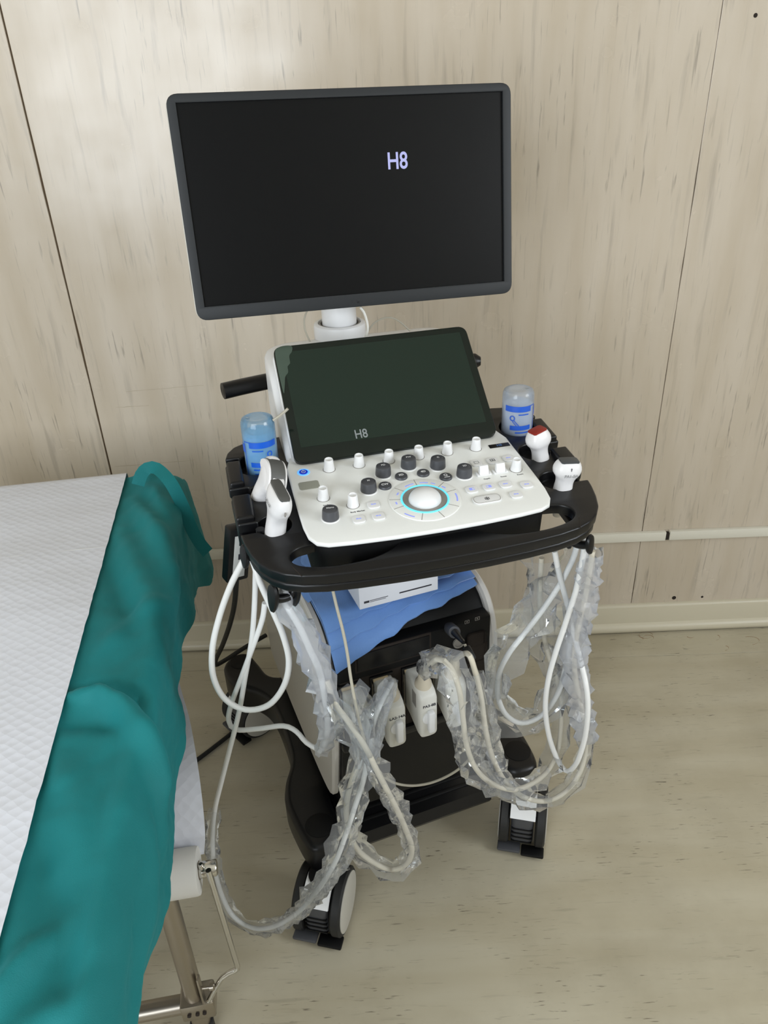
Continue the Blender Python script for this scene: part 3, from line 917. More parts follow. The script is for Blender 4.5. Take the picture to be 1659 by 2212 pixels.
def probe(name, label, M, sec, lens_mat, lens_h, boot=True, words=None, lens_frac=(.86, .80)):
    t = thing(name, label, 'ultrasound probe', M, 'ultrasound probes in the side holders')
    S = dense(sec, .003)
    add('probe_body', loft([superring(z, a, b, 2.7) for z, a, b in S]), M_probe, t, M, True, 60)
    z, a, b = S[-1]
    lf = lens_frac
    add('lens', loft([superring(z - .0005, a * lf[0], b * lf[1], 5), superring(z + lens_h * .6, a * lf[0], b * lf[1], 5), superring(z + lens_h, a * lf[0] * .92, b * lf[1] * .86, 5)]), lens_mat, t, M, True, 50)
    z0 = S[0][0]
    if boot:
        add('cable_boot', loft([superring(z0 - .03, .006, .006, 2), superring(z0 - .008, .011, .011, 2.2), superring(z0 + .006, sec[0][1] * 1.02, sec[0][2] * 1.02, 2.6), superring(z0 + .010, sec[0][1] * 1.01, sec[0][2] * 1.01, 2.6)]), M_probeb, t, M)
    return t

# section lists: (height above the tray, half width, half depth)
LIN = [(-.020, .0140, .0125), (.004, .0140, .0135), (.022, .0130, .0150), (.034, .0128, .0200), (.043, .0142, .0250), (.053, .0145, .0278), (.062, .0136, .0282), (.068, .0110, .0274), (.070, .0092, .0266)]
CVX = [(-.020, .0135, .0130), (.000, .0150, .0150), (.014, .0145, .0190), (.026, .0150, .0260), (.036, .0155, .0310), (.044, .0145, .0310), (.050, .0120, .0260), (.052, .0100, .0220)]
PHA = [(-.020, .0130, .0115), (-.002, .0135, .0120), (.012, .0128, .0115), (.020, .0150, .0130), (.027, .0200, .0150), (.035, .0212, .0152), (.042, .0190, .0132), (.0455, .0166, .0110), (.0465, .0156, .0102)]
PH2 = [(-.020, .0120, .0112), (-.002, .0132, .0118), (.014, .0122, .0112), (.024, .0140, .0128), (.032, .0188, .0158), (.040, .0195, .0160), (.047, .0168, .0142), (.0515, .0146, .0120), (.0525, .0138, .0112)]
mLF = MP @ T((-.2160, .0063, -.018)) @ RY(10) @ RZ(9) @ RX(2)
mLB = MP @ T((-.2190, .0930, -.006)) @ RY(22) @ RZ(7) @ RX(18)
mRB = MP @ T((.2185, .0850, -.018)) @ RY(-11) @ RX(-4) @ RZ(16)
mRF = MP @ T((.2175, .0010, -.018)) @ RY(5) @ RX(-2) @ RZ(-4)
prLF = probe('ultrasound_probe', 'flat white linear probe with dark strip in the front left holder', mLF, LIN, M_lens, .0030, lens_frac=(.86, .97))
prLB = probe('ultrasound_probe', 'wide white curved probe leaning in the rear left holder beside the blue bottle', mLB, CVX, M_lens, .001, lens_frac=(.6, .6))
arc = []
for k in range(17):
    a = rad(-62 + 124 * k / 16)
    y_, z_ = .0330 * sin(a), .024 + .0330 * cos(a)
    arc.append([(w_, y_ * f_, .024 + (z_ - .024) * f_) for w_, f_ in ((-.0120, .90), (-.0108, .99), (-.004, 1.015), (.004, 1.015), (.0108, .99), (.0120, .90))])
add('curved_lens', loft(arc), M_lens, prLB, mLB)
shell = []
for k in range(17):
    a = rad(-68 + 136 * k / 16)
    shell.append([(w_, .0330 * sin(a) * f_, .024 + .0330 * cos(a) * f_) for w_, f_ in ((-.0128, .4), (-.0150, .80), (-.0138, .955), (-.0112, .972), (.0112, .972), (.0138, .955), (.0150, .80), (.0128, .4))])
add('head_shell', loft(shell), M_probe, prLB, mLB)
prRB = probe('ultrasound_probe', 'white probe with a red window in the rear right holder', mRB, PH2, M_lensr, .0015, lens_frac=(.94, .94))
prRF = probe('ultrasound_probe', 'white probe with a grey window marked PA1-5A in the front right holder', mRF, PHA, M_lensd, .0015, lens_frac=(.94, .94))
mf = mRF
text('lettering', 'PA1-5A', .0068, mat('print_grey', srgb(150, 150, 150), .6), prRF, mf @ T((.001, -.0158, .0285)) @ RX(88), .00005, .0001)
add('marker_line', rbox(-.0004, .0004, -.0152, -.0135, .0365, .0410, 0), M_mark, prRF, mf, False)
ml = mLF
add('marker_line', rbox(-.0010, .0010, -.0302, -.0275, .048, .054, 0), M_ringg, prLF, ml, False)
text('lettering', 'LA2-14A', .0060, mat('print_grey', srgb(110, 110, 112), .6), prLF, ml @ T((-.0160, 0, .052)) @ RZ(-90) @ RX(90), .00005, .0001)

# --- connectors plugged into the trolley, each belongs to its probe
def connector(parent, slot, words, zt):
    x = SLOT[slot]
    M = MB @ T((x, -.270, 0))
    w, d, z0, z1 = .0335, .066, .500, zt
    def sec(y, z0, z1, w0, w1, r): return [(a, y, b) for a, b in rpoly([(w0, z0), (w1, z0), (w1, z1), (w0, z1)], r, 4)]
    c = add('connector', loft([sec(0, z0 + .020, z1 - .004, 0, w, .004), sec(-.02, z0 + .016, z1, 0, w, .006), sec(-d + .012, z0 + .002, z1 - .012, 0, w, .008), sec(-d + .003, z0, z1 - .016, .001, w - .001, .010), sec(-d, z0 + .003, z1 - .020, .004, w - .004, .012)]), M_whitew, parent, M, True, 40)
    mf = M @ T((w / 2, -d, 0))
    add('lock_dial', xf(lathe([(.0125, 0), (.0125, .0016), (.0115, .0022)], 28), T((0, 0, z0 + .045)) @ RX(90)), M_white, c, mf)
    add('lock_lever', rbox(-.0045, .0075, -.0110, 0, z0 + .018, z0 + .064, .003, 3), M_white, c, mf)
    if words:
        text('lettering', words, .0078, M_mark, c, mf @ T((.0005, -.0003, z1 - .038)) @ RX(90), .00005, .0002)
    add('vent_recess', rbox(-.0004, .0006, -.050, -.034, z0 + .060, z1 - .020, 0), M_ringg, c, M, False)
    top = M @ T((w / 2, -.042, z1 - .008))
    add('strain_relief', xf(lathe([(.0150, -.004), (.0145, .004), (.0105, .010), (.0095, .026), (.0075, .034), (.006, .038)], 24), RX(12)), M_probeb, c, top)
    return top
tops = [connector(prLF, 0, None, .602), connector(prLB, 1, 'LA2-14A', .606), connector(prRF, 2, 'PA3-8B', .610), connector(prRB, 3, None, .614)]
topp = [(t @ RX(12)) @ Vector((0, 0, .036)) for t in tops]

def cable(parent, pts, m=None, r=.0046):
    return add('cable', tube(spline(pts, .008), r, 10), m or M_cable, parent)
def bag(parent, pts, r, seed, m=None, step=.011, **kw):
    return add('plastic_sleeve', sleeve(spline(pts, step * 1.55), r, seed, **kw), m or M_film1, parent, None, True, 34)

# left front probe: big bare loop, then the wrapped run past the trolley side to the first connector
A = P([(548, 1196, -.930), (536, 1196, -.93), (520, 1222, -.93), (497, 1268, -.93), (474, 1332, -.93), (459, 1400, -.93), (461, 1462, -.93), (486, 1510, -.93), (531, 1533, -.935), (580, 1523, -.94), (613, 1482, -.945), (624, 1430, -.95), (612, 1374, -.955), (588, 1316, -.955), (562, 1258, -.95), (546, 1210, -.94)])
cable(prLF, A, r=.0048)
B = P([(572, 1302, -.90), (566, 1340, -.90), (545, 1400, -.90), (522, 1462, -.90), (500, 1520, -.90), (494, 1556, -.90), (510, 1576, -.90), (560, 1574, -.905), (612, 1568, -.91), (640, 1580, -.92), (662, 1604, -.93), (692, 1622, -.94)])
cable(prLF, B, r=.0043)
D = P([(600, 1272, -.96), (618, 1306, -.965), (645, 1350, -.97), (668, 1400, -.97), (690, 1450, -.97), (702, 1510, -.965), (708, 1560, -.96), (704, 1600, -.95), (692, 1622, -.94)])
cable(prLF, D, r=.0050)
bag(prLF, D, lambda t: .0135 + .007 * sin(pi * min(1, t * 1.1)), 3, M_film2, .010, jag=.7)
E_ = P([(706, 1470, -.965), (724, 1520, -.98), (755, 1562, -1.0), (788, 1612, -1.01), (816, 1668, -1.02), (848, 1730, -1.02), (876, 1790, -1.01), (890, 1836, -1.0), (876, 1868, -1.0), (845, 1878, -1.0), (806, 1862, -1.0), (772, 1834, -1.0), (754, 1795, -1.0), (748, 1750, -.99), (756, 1700, -.98), (772, 1650, -.97), (782, 1590, -.96), (788, 1530, -.95)]) + [topp[0]]
cable(prLF, E_, M_cableb, .0046)
bag(prLF, E_[1:], lambda t: .0135 + .006 * abs(noise.noise((t * 9, 3, 1))), 11, M_film1, .010, jag=.6)
# left rear probe: long run down beside the couch, along the floor and up to the second connector
C_ = P([(552, 1230, -.90), (550, 1300, -.90), (544, 1380, -.90), (530, 1460, -.90), (516, 1540, -.91), (496, 1620, -.92), (478, 1690, -.93), (464, 1750, -.94), (459, 1810, -.95), (463, 1870, -.955), (478, 1930, -.96), (505, 1980, -.965), (550, 2005, -.975), (600, 1998, -1.0), (650, 1965, -1.03), (692, 1915, -1.045), (726, 1858, -1.04), (748, 1800, -1.03), (766, 1745, -1.02), (784, 1690, -1.01), (794, 1640, -1.0), (802, 1580, -.98), (820, 1525, -.96)]) + [topp[1]]
cable(prLB, C_, M_cable, .0042)
bag(prLB, C_[7:17], lambda t: .010 + .004 * t, 21, M_film1, .010, jag=.5)
bag(prLB, C_[14:], lambda t: .0135 + .005 * sin(pi * t) - .004 * t, 22, M_film1, .010, jag=.6)
bag(prLB, P([(742, 1490, -.985), (760, 1545, -1.0), (785, 1600, -1.01), (790, 1660, -1.01)]), lambda t: .030 - .012 * t, 24, M_film1, .012, jag=.8, flat=.3)
bag(prLB, P([(848, 1470, -.965), (824, 1525, -.975), (800, 1582, -.99), (788, 1640, -1.0)]), lambda t: .010 + .006 * t, 25, M_film1, .012, jag=.6)
# right front probe: bare loop from the hook, wrapped lower run to the third connector
G = P([(1252, 1172, -.86), (1260, 1168, -.865), (1262, 1182, -.87), (1256, 1220, -.87), (1243, 1280, -.87), (1222, 1345, -.87), (1200, 1410, -.87), (1184, 1470, -.87), (1178, 1530, -.87), (1186, 1590, -.87), (1202, 1636, -.87), (1215, 1658, -.87), (1227, 1666, -.88), (1238, 1658, -.89), (1250, 1638, -.90), (1264, 1590, -.905), (1270, 1530, -.905), (1266, 1480, -.895), (1255, 1430, -.87), (1240, 1370, -.855), (1224, 1300, -.85), (1208, 1240, -.85), (1198, 1190, -.85)])
cable(prRF, G, r=.0046)
F1 = [topp[2]] + P([(945, 1424, -.95), (972, 1440, -.96), (992, 1490, -.965), (1000, 1550, -.965), (1008, 1610, -.96), (1028, 1660, -.955), (1062, 1692, -.95), (1110, 1706, -.94), (1150, 1692, -.92), (1180, 1668, -.89), (1202, 1630, -.86), (1212, 1570, -.84), (1210, 1500, -.83), (1190, 1430, -.82), (1172, 1360, -.82), (1166, 1280, -.82), (1170, 1205, -.82)])
cable(prRF, F1, M_cableb, .0044)
bag(prRF, F1[:11], lambda t: .014 + .006 * sin(pi * t), 31, M_film1, .011, jag=.6)
bag(prRF, F1[10:], lambda t: .016 + .012 * t, 32, M_film1, .012, jag=.6, flat=.4)
# right rear probe: wrapped loop, thick ruffled sleeve and the run to the fourth connector
I_ = P([(1246, 1178, -.84), (1238, 1206, -.84), (1212, 1258, -.845), (1176, 1312, -.85), (1138, 1362, -.86), (1100, 1410, -.865), (1078, 1456, -.865), (1076, 1505, -.865), (1094, 1545, -.865), (1128, 1562, -.86), (1170, 1545, -.85), (1204, 1500, -.845), (1222, 1440, -.84), (1232, 1380, -.835), (1240, 1310, -.83)])
cable(prRB, I_, r=.0046)
bag(prRB, I_[:8], lambda t: .018 + .010 * sin(pi * t), 41, M_film1, .013, jag=.7, flat=.35)
bag(prRB, I_[6:], lambda t: .020 + .006 * sin(pi * t), 42, M_film1, .013, jag=.7, flat=.3)
F2 = [topp[3]] + P([(1010, 1412, -.935), (1026, 1450, -.94), (1040, 1510, -.945), (1048, 1570, -.945), (1062, 1630, -.94), (1090, 1686, -.93), (1132, 1722, -.925), (1182, 1730, -.91), (1226, 1706, -.90), (1256, 1660, -.885), (1266, 1600, -.87), (1258, 1540, -.86), (1246, 1480, -.855), (1240, 1420, -.855), (1250, 1350, -.86), (1264, 1290, -.865), (1274, 1230, -.87), (1280, 1190, -.87)])
cable(prRB, F2, M_cableb, .0044)
bag(prRB, F2[2:9], lambda t: .013 + .005 * sin(pi * t), 51, M_film1, .010, jag=.7)
bag(prRB, F2[8:13], lambda t: .015, 52, M_film1, .010, jag=.7)
bag(prRB, F2[11:], lambda t: .015 + .004 * sin(pi * t), 53, M_film2, .007, jag=.6)

# ------------------------------------------------------------------ thin cord with plug
tc = thing('thin_cord', 'thin grey cord with a grey plug, looping down in front of the trolley', 'cord', MB)
cordA = P([(716, 1262, -.95), (727, 1310, -.96), (740, 1360, -.97), (750, 1410, -.98), (757, 1460, -.99), (764, 1500, -1.0), (774, 1550, -1.01), (790, 1606, -1.0), (812, 1656, -.97), (845, 1688, -.93), (890, 1697, -.92), (940, 1688, -.91), (990, 1662, -.92), (1028, 1622, -.93), (1050, 1580, -.93), (1052, 1535, -.93), (1042, 1485, -.93), (1028, 1445, -.925), (1016, 1418, -.915), (1004, 1392, -.90)])
add('cord', tube(spline(cordA, .007), .0023, 8), M_cord, tc)
f0, f1 = at(1021, 1426, -.92), at(1006, 1397, -.905)
add('ferrite_bead', tube([f0, f0.lerp(f1, .08), f0.lerp(f1, .92), f1], lambda t: .0068 if .02 < t < .98 else .0055, 14), M_black, tc)
p0, p1, p2 = MF @ Vector((.066, -.001, .664)), at(982, 1366, -.862), at(1001, 1388, -.895)
add('plug', tube([p0, p0.lerp(p1, .15), p0.lerp(p1, .9), p1], lambda t: .0105 if t < .95 else .0095, 18), M_dgrey, tc)
add('plug_boot', tube([p1, p1.lerp(p2, .5), p2], lambda t: .0065 - .0035 * t, 12), M_black, tc)
# black power lead with inline box at the left
pc = thing('power_cord', 'black power lead with a small labelled box hanging at the left behind the tray', 'power cord', T(at(510, 1200, -.66)))
bx = T(at(511, 1195, -.66)) @ RZ(35) @ RX(6) @ RY(9)
ib = add('inline_box', rbox(-.022, .022, -.012, .012, -.055, .060, .004), M_black, pc, bx)
add('box_label', rbox(-.012, .012, -.0126, -.0118, -.045, .045, .0003), M_tape, ib, bx)
for z in (-.03, .0, .03):
    add('label_mark', rbox(-.003, .003, -.0130, -.0126, z - .006, z + .006, 0), M_mark, ib, bx, False)
add('cord', tube(spline([bx @ Vector((0, 0, .055)), bx @ Vector((0, -.005, .085)), MC @ Vector((-.215, .16, .925)), MC @ Vector((-.18, .19, .935))], .008), .0045, 9), M_rubber, pc)
k1 = P([(512, 1228, -.66), (507, 1300, -.62), (496, 1350, -.58), (480, 1395, -.54), (466, 1425, -.50), (467, 1436, -.47), (490, 1424, -.44), (530, 1398, -.40), (575, 1372, -.36)])
add('cord', tube(spline(k1, .008), .0052, 9), M_rubber, pc)
k2 = [atz(*q) for q in ((575, 1515, .02), (540, 1548, .006), (505, 1580, .006), (470, 1608, .006), (425, 1642, .006), (380, 1672, .006))]
add('cord', tube(spline(k2, .012), .0056, 9), M_rubber, pc)

# ------------------------------------------------------------------ gel bottles
def bottle(label, x, dz, m, cap_m, printm, a_off, mirror, gel):
    M = MC @ T((x, .187, .927)) @ RZ(a_off)
    t = thing('gel_bottle', label, 'bottle', M, 'gel bottles standing upside down in the tray')
    R, H = .0262, dz
    b = add('bottle_body', lathe([(.010, .0), (.020, .002), (R - .001, .008), (R, .014), (R, H - .012), (R - .0006, H - .006), (R - .0025, H - .0018), (R - .006, H), (.012, H - .0012), (.002, H - .0022)], 44), m, t, M)
    if gel:
        add('gel_fill', lathe([(.010, .003), (R - .003, .010), (R - .002, .016), (R - .002, H - .026), (R - .006, H - .022), (.004, H - .021)], 40), gel, b, M)
    add('bottle_base_mark', xf(lathe([(.0035, 0), (.0035, .0004), (.0026, .0004)], 14), T((-.014 * (1 if mirror > 0 else -1), 0, H - .0006))), m, b, M)
    def patch(a0, a1, z0, z1, sk=0):
        rows = []
        n = max(3, int(abs(a1 - a0) / 6))
        for k in range(n + 1):
            a = rad(a0 + (a1 - a0) * k / n)
            rows.append([((R + .0003) * cos(a), (R + .0003) * sin(a), z0), ((R + .0003) * cos(a), (R + .0003) * sin(a), z1)])
        return grid(rows)
    s = mirror
    A = lambda v: -90 + s * v
    ps = [patch(A(-38), A(62), .080, .0885), patch(A(-38), A(40), .048, .0560), patch(A(-60), A(62), .0885, .0900), patch(A(-61), A(-57), .015, .0900),
          patch(A(-92), A(-61), .070, .0840), patch(A(-30), A(20), .0425, .0450), patch(A(-28), A(38), .036, .0375), patch(A(-25), A(30), .031, .0325), patch(A(-25), A(34), .026, .0275), patch(A(-25), A(26), .021, .0225), patch(A(-28), A(10), .0745, .0765)]
    # round magnifier-like icon
    for k in range(12):
        a0, a1 = 30 * k, 30 * (k + 1)
        am = rad((a0 + a1) / 2)
        ps.append(patch(A(32 + 8 * cos(am) - 2.5), A(32 + 8 * cos(am) + 2.5), .0690 + .0040 * sin(am) - .0009, .0690 + .0040 * sin(am) + .0009))
    for j in (0, 1):
        for k in range(6):
            ps.append(patch(A(24 - k * 3 + j * 6 - 2), A(24 - k * 3 + j * 6 + 2), .0645 - k * .0015 - j * .0015 - .0008, .0645 - k * .0015 - j * .0015 + .0008))
    add('label_print', join(*ps), printm, b, M, True)
    return t
bottle('bright blue gel bottle standing upside down in the rear left holder', -.2105, .122, M_gelb, None, M_blueprint, -6, 1, mat('blue_gel', srgb(96, 176, 226), .4))
bottle('clear whitish gel bottle with blue print standing in the rear right holder', .2200, .112, M_gel, None, mat('blue_print_b', srgb(44, 96, 205), .4), -10, -1, mat('pale_gel', srgb(196, 210, 232), .4))

# ------------------------------------------------------------------ folded cloth and carton on the trolley
rows = []
def folded(layer, z, fy, seed):
    n, m = 36, 26
    R1, R2 = [], []
    for i in range(n + 1):
        s = i / n
        x = -.150 + .288 * s + .004 * noise.noise((i * .3, seed, 0))
        front = fy + (.052 * s if layer else .060 * s) + .006 * noise.noise((i * .25, seed, 3))
        back = .02 + .01 * noise.noise((i * .3, seed, 9))
        r1 = []
        for j in range(m + 1):
            t = j / m
            y = back + (front - back) * t
            zz = z + .0045 * noise.noise((x * 16, y * 12, seed)) + .002 * noise.noise((x * 45, y * 30, seed + 4))
            over = max(0, -.222 - y)
            zz -= over * over * 9 + over * .25
            r1.append((x, y, zz))
        R1.append(r1)
    for i in range(n + 1):
        R2.append([(x, y + (.0015 if j > m - 2 else 0), zz - .0035 - .0015 * (1 - j / m)) for j, (x, y, zz) in enumerate(R1[i])])
    top = grid(R1)
    bot = grid(R2)
    ring = [R1[i] + R2[i][::-1] for i in range(n + 1)]
    return loft(ring)
cl = thing('folded_cloth', 'light blue folded disposable drape lying on top of the trolley', 'cloth', MB)
add('fold', folded(0, .7165, -.290, 1.3), M_bluecloth, cl, MB, True, 70)
add('fold', folded(1, .7245, -.270, 5.7), M_bluecloth, cl, MB, True, 70)
add('fold', folded(1, .7325, -.255, 9.1), M_bluecloth, cl, MB, True, 70)
add('loose_flap', grid([[(-.155 + .05 * s - .004 * sin(t * 5), -.17 + .17 * t, .737 + .006 * noise.noise((s * 3, t * 4, 2)) - .018 * (1 - s) ** 2) for s in [k / 8 for k in range(9)]] for t in [k / 12 for k in range(13)]]), M_bluecloth, cl, MB)
MX = MB @ T((-.020, -.168, .741)) @ RZ(0)
ct = thing('carton', 'small white carton on the folded blue cloth below the tray', 'carton', MX)
add('carton_body', rbox(-.070, .070, -.085, .085, 0, .075, .0015), M_box, ct, MX)
add('carton_lid_edge', join(rbox(-.0705, .0705, -.0855, .0855, .0745, .0762, .0005)), M_box, ct, MX)
for x0_, x1_, z0_, z1_ in ((.000, .058, .0125, .0150), (-.052, -.020, .0130, .0140), (-.052, -.024, .0105, .0113), (-.062, -.053, .0105, .0145), (-.060, -.055, .060, .064)):
    add('printed_line', rbox(x0_, x1_, -.0853, -.0848, z0_, z1_, 0), M_mark, ct, MX, False)

# ------------------------------------------------------------------ examination couch
MBED = T((-.462, -.300, 0)) @ RZ(8.4)
ZT = .750
bed = thing('examination_couch', 'steel framed examination couch at the left under a green drape', 'couch', MBED)
add('mattress', rbox(-.640, -.020, -1.62, -.020, .660, .724, .02, 3), mat('couch_vinyl', srgb(70, 74, 78), .5), bed, MBED)
add('side_rail', rbox(-.05, -.03, -1.60, -.06, .645, .672, .003), M_steel, bed, MBED)
lx, ly = -.366, -1.088
add('leg', tube([Vector((lx, ly, 0)), Vector((lx, ly, .66))], .0165, 20), M_steel, bed)
crs = Vector((cos(rad(8.4)), sin(rad(8.4)), 0))
aln = Vector((-sin(rad(8.4)), cos(rad(8.4)), 0))
L0 = Vector((lx, ly, .095))
add('cross_tube', tube([L0 + crs * .02, L0 - crs * .56], .0165, 20), M_steel, bed)
add('leg', tube([Vector((lx, ly, 0)) - crs * .54, Vector((lx, ly, .66)) - crs * .54], .0165, 20), M_steel, bed)
add('leg', tube([Vector((lx, ly, 0)) + aln * -.50 + crs * .0, Vector((lx, ly, .66)) + aln * -.50], .0165, 20), M_steel, bed)
q0 = at(312, 2003, -1.0)
add('brace_bar', tube([q0 + crs * .03, q0 - crs * .45], .0055, 12), M_chrome, bed)
mcl = T(L0) @ RZ(8.4)
cp = add('clamp', rbox(-.024, .034, -.022, .022, -.020, .024, .004), M_steel, bed, mcl)
for x in (-.010, .004, .016):
    add('clamp_screw', xf(lathe([(.0035, 0), (.0035, .003)], 10), T((x, -.022, .002)) @ RX(90)), M_hole, cp, mcl)
add('foot_cap', xf(lathe([(.021, 0), (.021, .03), (.018, .032)], 20), T((lx, ly, 0))), M_rubber, bed)
hb = spline([L0 + Vector((.026, -.012, .018)), at(480, 2112, -1.092), at(508, 2096, -1.090), at(513, 2088, -1.088), at(505, 2062, -1.086), at(450, 1880, -1.075)], .01)
rod = add('roll_holder_rod', tube(hb, .0046, 12), M_chrome, bed)
add('holder_bracket', xf(rbox(-.002, .002, -.006, .006, 0, .075, .001), T(L0 + Vector((.020, -.012, .02)))), M_steel, bed)
add('wing_screw', xf(lathe([(.003, 0), (.003, .016), (.006, .017), (.006, .024), (.003, .025)], 12), T(L0 + Vector((.020, -.012, .062))) @ RY(80)), M_steel, bed)
rc = at(430, 1880, -1.062)
rax = crs
Mroll = T(rc) @ RZ(8.4)
hd = add('roll_holder_hub', xf(lathe([(.0125, .0), (.0128, .002), (.0128, .026), (.0115, .028)], 24), RY(90)), M_chrome, bed, Mroll)
add('hub_screw', xf(lathe([(.0045, 0), (.0045, .008), (.003, .010)], 12), T((.006, -.006, .0125))), M_chrome, hd, Mroll)

pr = thing('exam_paper_roll', 'white embossed paper roll under the couch, its sheet drawn over the couch top', 'paper roll', Mroll)
add('roll', xf(lathe([(.014, -.52), (.036, -.52), (.037, -.516), (.037, -.004), (.036, 0), (.014, 0)], 44), RY(90)), M_roll, pr, Mroll)
add('core', xf(lathe([(.0142, -.521), (.0142, .0005), (.0118, .0005), (.0118, -.02)], 24), RY(90)), M_core, pr, Mroll)
# the sheet: roll -> up behind -> over the far end -> along the top toward the camera
edge = P([(441, 1845, -1.026), (443, 1810, -1.022), (441, 1767, -1.005), (433, 1694, -.965), (422, 1620, -.91), (408, 1547, -.84), (389, 1481, -.76)])
last = edge[-1]
e_end = MBED @ Vector((-.105, .012, .66))
edge += [last.lerp(e_end, .4) + Vector((0, 0, -.015)), last.lerp(e_end, .75), MBED @ Vector((-.104, .014, .68)), MBED @ Vector((-.103, .012, .728)), MBED @ Vector((-.102, .002, .752)), MBED @ Vector((-.101, -.020, 0.7550))]
e1 = spline(edge, .02)
e2 = [MBED @ Vector((-.101 + .0016 * noise.noise((k * .5, 2, 2)), -.02 - 1.58 * k / 110, 0.7550 + .002 * noise.noise((k * .22, 5, 5)))) for k in range(1, 111)]
sh = []
for i, p in enumerate(e1 + e2):
    row = []
    for j in range(31):
        w = .525 * j / 30
        a = p - crs * w
        if i >= len(e1):
            a = a + Vector((0, 0, .0035 * noise.noise((a.x * 6, a.y * 5, 1)) * min(1, j / 4)))
        row.append(a)
    sh.append(row)
add('sheet', grid(sh), M_paper, pr, None, True, 0)
# perforation crease across the sheet
pe = [MBED @ Vector((-.103 - .52 * k / 20, -.315 + .012 * k / 20, .7562 + .0015 * noise.noise((k * .6, 8, 1)))) for k in range(21)]
add('perforation', tube(pe, .0004, 5), M_roll, pr)

# ------------------------------------------------------------------ green drape
def hem(Y):
    pts = [(.06, .44), (0, .445), (-.03, .45), (-.12, .51), (-.33, .580), (-.45, .60), (-.6, .595), (-.75, .570), (-.82, .59), (-.90, .605), (-1.05, .65), (-1.2, .675), (-1.7, .68)]
    for (a, za), (b, zb) in zip(pts, pts[1:]):
        if b <= Y <= a:
            return za + (zb - za) * (a - Y) / (a - b)
    return pts[0][1] if Y > 0 else pts[-1][1]
def bump(Y, c, w): return math.exp(-((Y - c) / w) ** 2)
def segdist(p, a, b):
    ab, ap = (b[0] - a[0], b[1] - a[1]), (p[0] - a[0], p[1] - a[1])
    t = max(0, min(1, (ap[0] * ab[0] + ap[1] * ab[1]) / (ab[0] ** 2 + ab[1] ** 2 + 1e-9)))
    return math.hypot(ap[0] - ab[0] * t, ap[1] - ab[1] * t), t
# creases and ridges in the cloth: (across, along) polylines; across 0 = paper edge, .10 = couch edge
FOLDS = [([(-.01, -.705), (.05, -.715), (.085, -.745), (.115, -.80), (.15, -.865), (.20, -.91)], .017, .016),
         ([(.00, -.690), (.06, -.695), (.10, -.715), (.125, -.755)], -.013, .011),
         ([(-.01, -.755), (.05, -.765), (.08, -.78)], -.007, .014),
         ([(.06, -.05), (.085, -.15), (.095, -.25), (.085, -.33)], .010, .022),
         ([(.03, -.12), (.06, -.20), (.10, -.30), (.14, -.42), (.16, -.55)], .009, .020),
         ([(.05, -.10), (.075, -.18), (.115, -.27)], -.007, .014),
         ([(.02, -.25), (.055, -.36), (.09, -.47), (.12, -.60)], .008, .022),
         ([(.00, -.36), (.04, -.44), (.075, -.56)], -.006, .018),
         ([(.03, -.62), (.09, -.52), (.14, -.47)], .006, .018),
         ([(.11, -.80), (.10, -.95), (.095, -1.10), (.10, -1.35)], .008, .016),
         ([(.02, -.84), (.05, -.90), (.07, -.99)], .007, .024),
         ([(.00, -.95), (.04, -1.02), (.07, -1.12)], -.006, .02),
         ([(-.01, -1.16), (.03, -1.10), (.06, -1.06)], .010, .015),
         ([(.00, -1.22), (.05, -1.16), (.09, -1.14)], .007, .018),
         ([(.14, -.90), (.17, -1.0), (.18, -1.2)], .006, .016),
         ([(.02, -.02), (.07, -.04), (.12, -.09)], .008, .014)]
def foldh(a, Y):
    h = 0
    for pl_, amp, w in FOLDS:
        if not (min(p[1] for p in pl_) - .08 < Y < max(p[1] for p in pl_) + .08): continue
        d, best = 9, 0
        n = len(pl_) - 1
        for k in range(n):
            dd, t = segdist((a, Y), pl_[k], pl_[k + 1])
            if dd < d: d, best = dd, (k + t) / n
        h += 1.5 * amp * math.exp(-(d / w) ** 2) * min(1, .35 + 3 * min(best, 1 - best))
    return h
rows = []
NS = 230
NT_ = 64
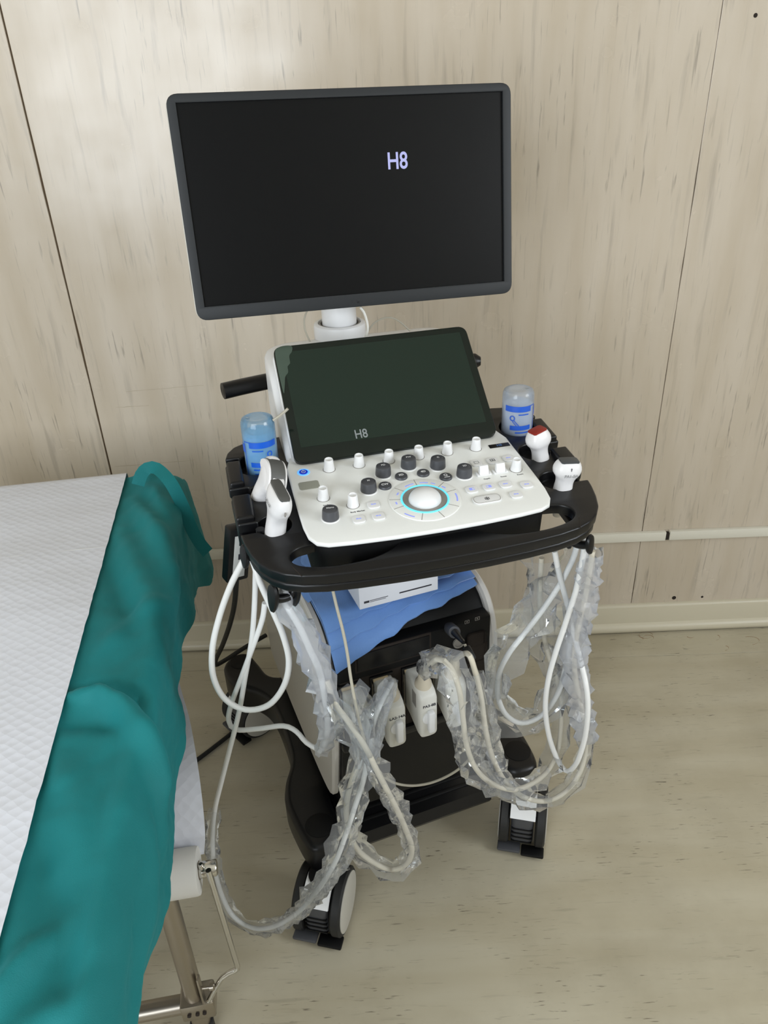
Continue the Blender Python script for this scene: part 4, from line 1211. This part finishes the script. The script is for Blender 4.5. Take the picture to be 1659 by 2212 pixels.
for i in range(NS + 1):
    Y = .012 - 1.62 * max(0, (i - 16)) / (NS - 16)
    drop = .29 * (1 - i / 16) if i < 16 else 0
    endr = max(0, 1 - (.012 - Y) / .035)
    zt = ZT - .020 * endr ** 2
    zh = hem(Y)
    skirt = zt - .030 - zh
    row = []
    for j in range(NT_ + 1):
        t = j / NT_
        R_ = .030
        if t < .42:
            s = t / .42
            x, z, nx, nz = -.20 + .19 * s, zt - .006 * s ** 2, .0, 1.0
            a_ = x + .105
        elif t < .58:
            an = (t - .42) / .16 * pi / 2
            x, z, nx, nz = -.010 + R_ * sin(an), zt - .006 - R_ * (1 - cos(an)), sin(an), cos(an)
            a_ = .095 + R_ * an
        else:
            s = (t - .58) / .42
            z0 = zt - .006 - R_
            x, z, nx, nz = .020, z0 + (zh - z0) * s, 1.0, 0.0
            a_ = .095 + R_ * pi / 2 + (z0 - z)
            wave = sin(Y * 19 + 1.3) + .55 * sin(Y * 37 + .5) + .8 * noise.noise((Y * 8, 2, 2))
            x += .0065 * wave * s ** .8 + .004 * s
            x += .010 * bump(Y, -.02, .06) * s + .020 * bump(Y, -.88, .09) * s * (1 - .3 * s)
        show = max(0, min(1, (a_ + .012) / .03)) * (1 if not drop else .3)
        dsp = foldh(a_, Y) + .0045 * noise.noise((a_ * 15 + Y * 5, Y * 7, 3)) + .0030 * noise.noise((a_ * 34 - Y * 9, Y * 21, 8)) + .0012 * noise.noise((a_ * 90, Y * 60, 5))
        x, z = x + nx * dsp * show, z + nz * dsp * show
        if drop:
            z = min(z, zt - drop) if t < .58 else min(z, zt - drop * .9)
            y = Y + .010 + .03 * (drop / .30) * (1 if t > .5 else .2)
        else:
            y = Y
        row.append(MBED @ Vector((x, y, max(z, .40))))
    rows.append(row)
gd = thing('green_drape', 'dark green cotton drape hanging over the side of the couch', 'drape', MBED)
add('drape_cloth', grid(rows), M_green, gd, None, True, 0)
# tie strap lying over the far corner
sp = P([(298, 1048, -.41), (305, 1026, -.40), (318, 1012, -.39), (338, 1012, -.395), (368, 1042, -.43), (396, 1096, -.44), (414, 1142, -.44), (431, 1172, -.44), (449, 1194, -.44)])
sp = spline(sp, .008)
srows = []
for i, (p, s, u_, t) in enumerate(frames(sp)):
    w = .013
    d = Vector((.35, -.75, .55)).normalized()
    side_ = t.cross(d).normalized()
    srows.append([p - side_ * w + d * .0012, p + d * .002, p + side_ * w + d * .0012, p + side_ * w - d * .0004, p - d * .0004, p - side_ * w - d * .0004])
add('tie_strap', loft(srows), M_green, gd, None, True, 60)
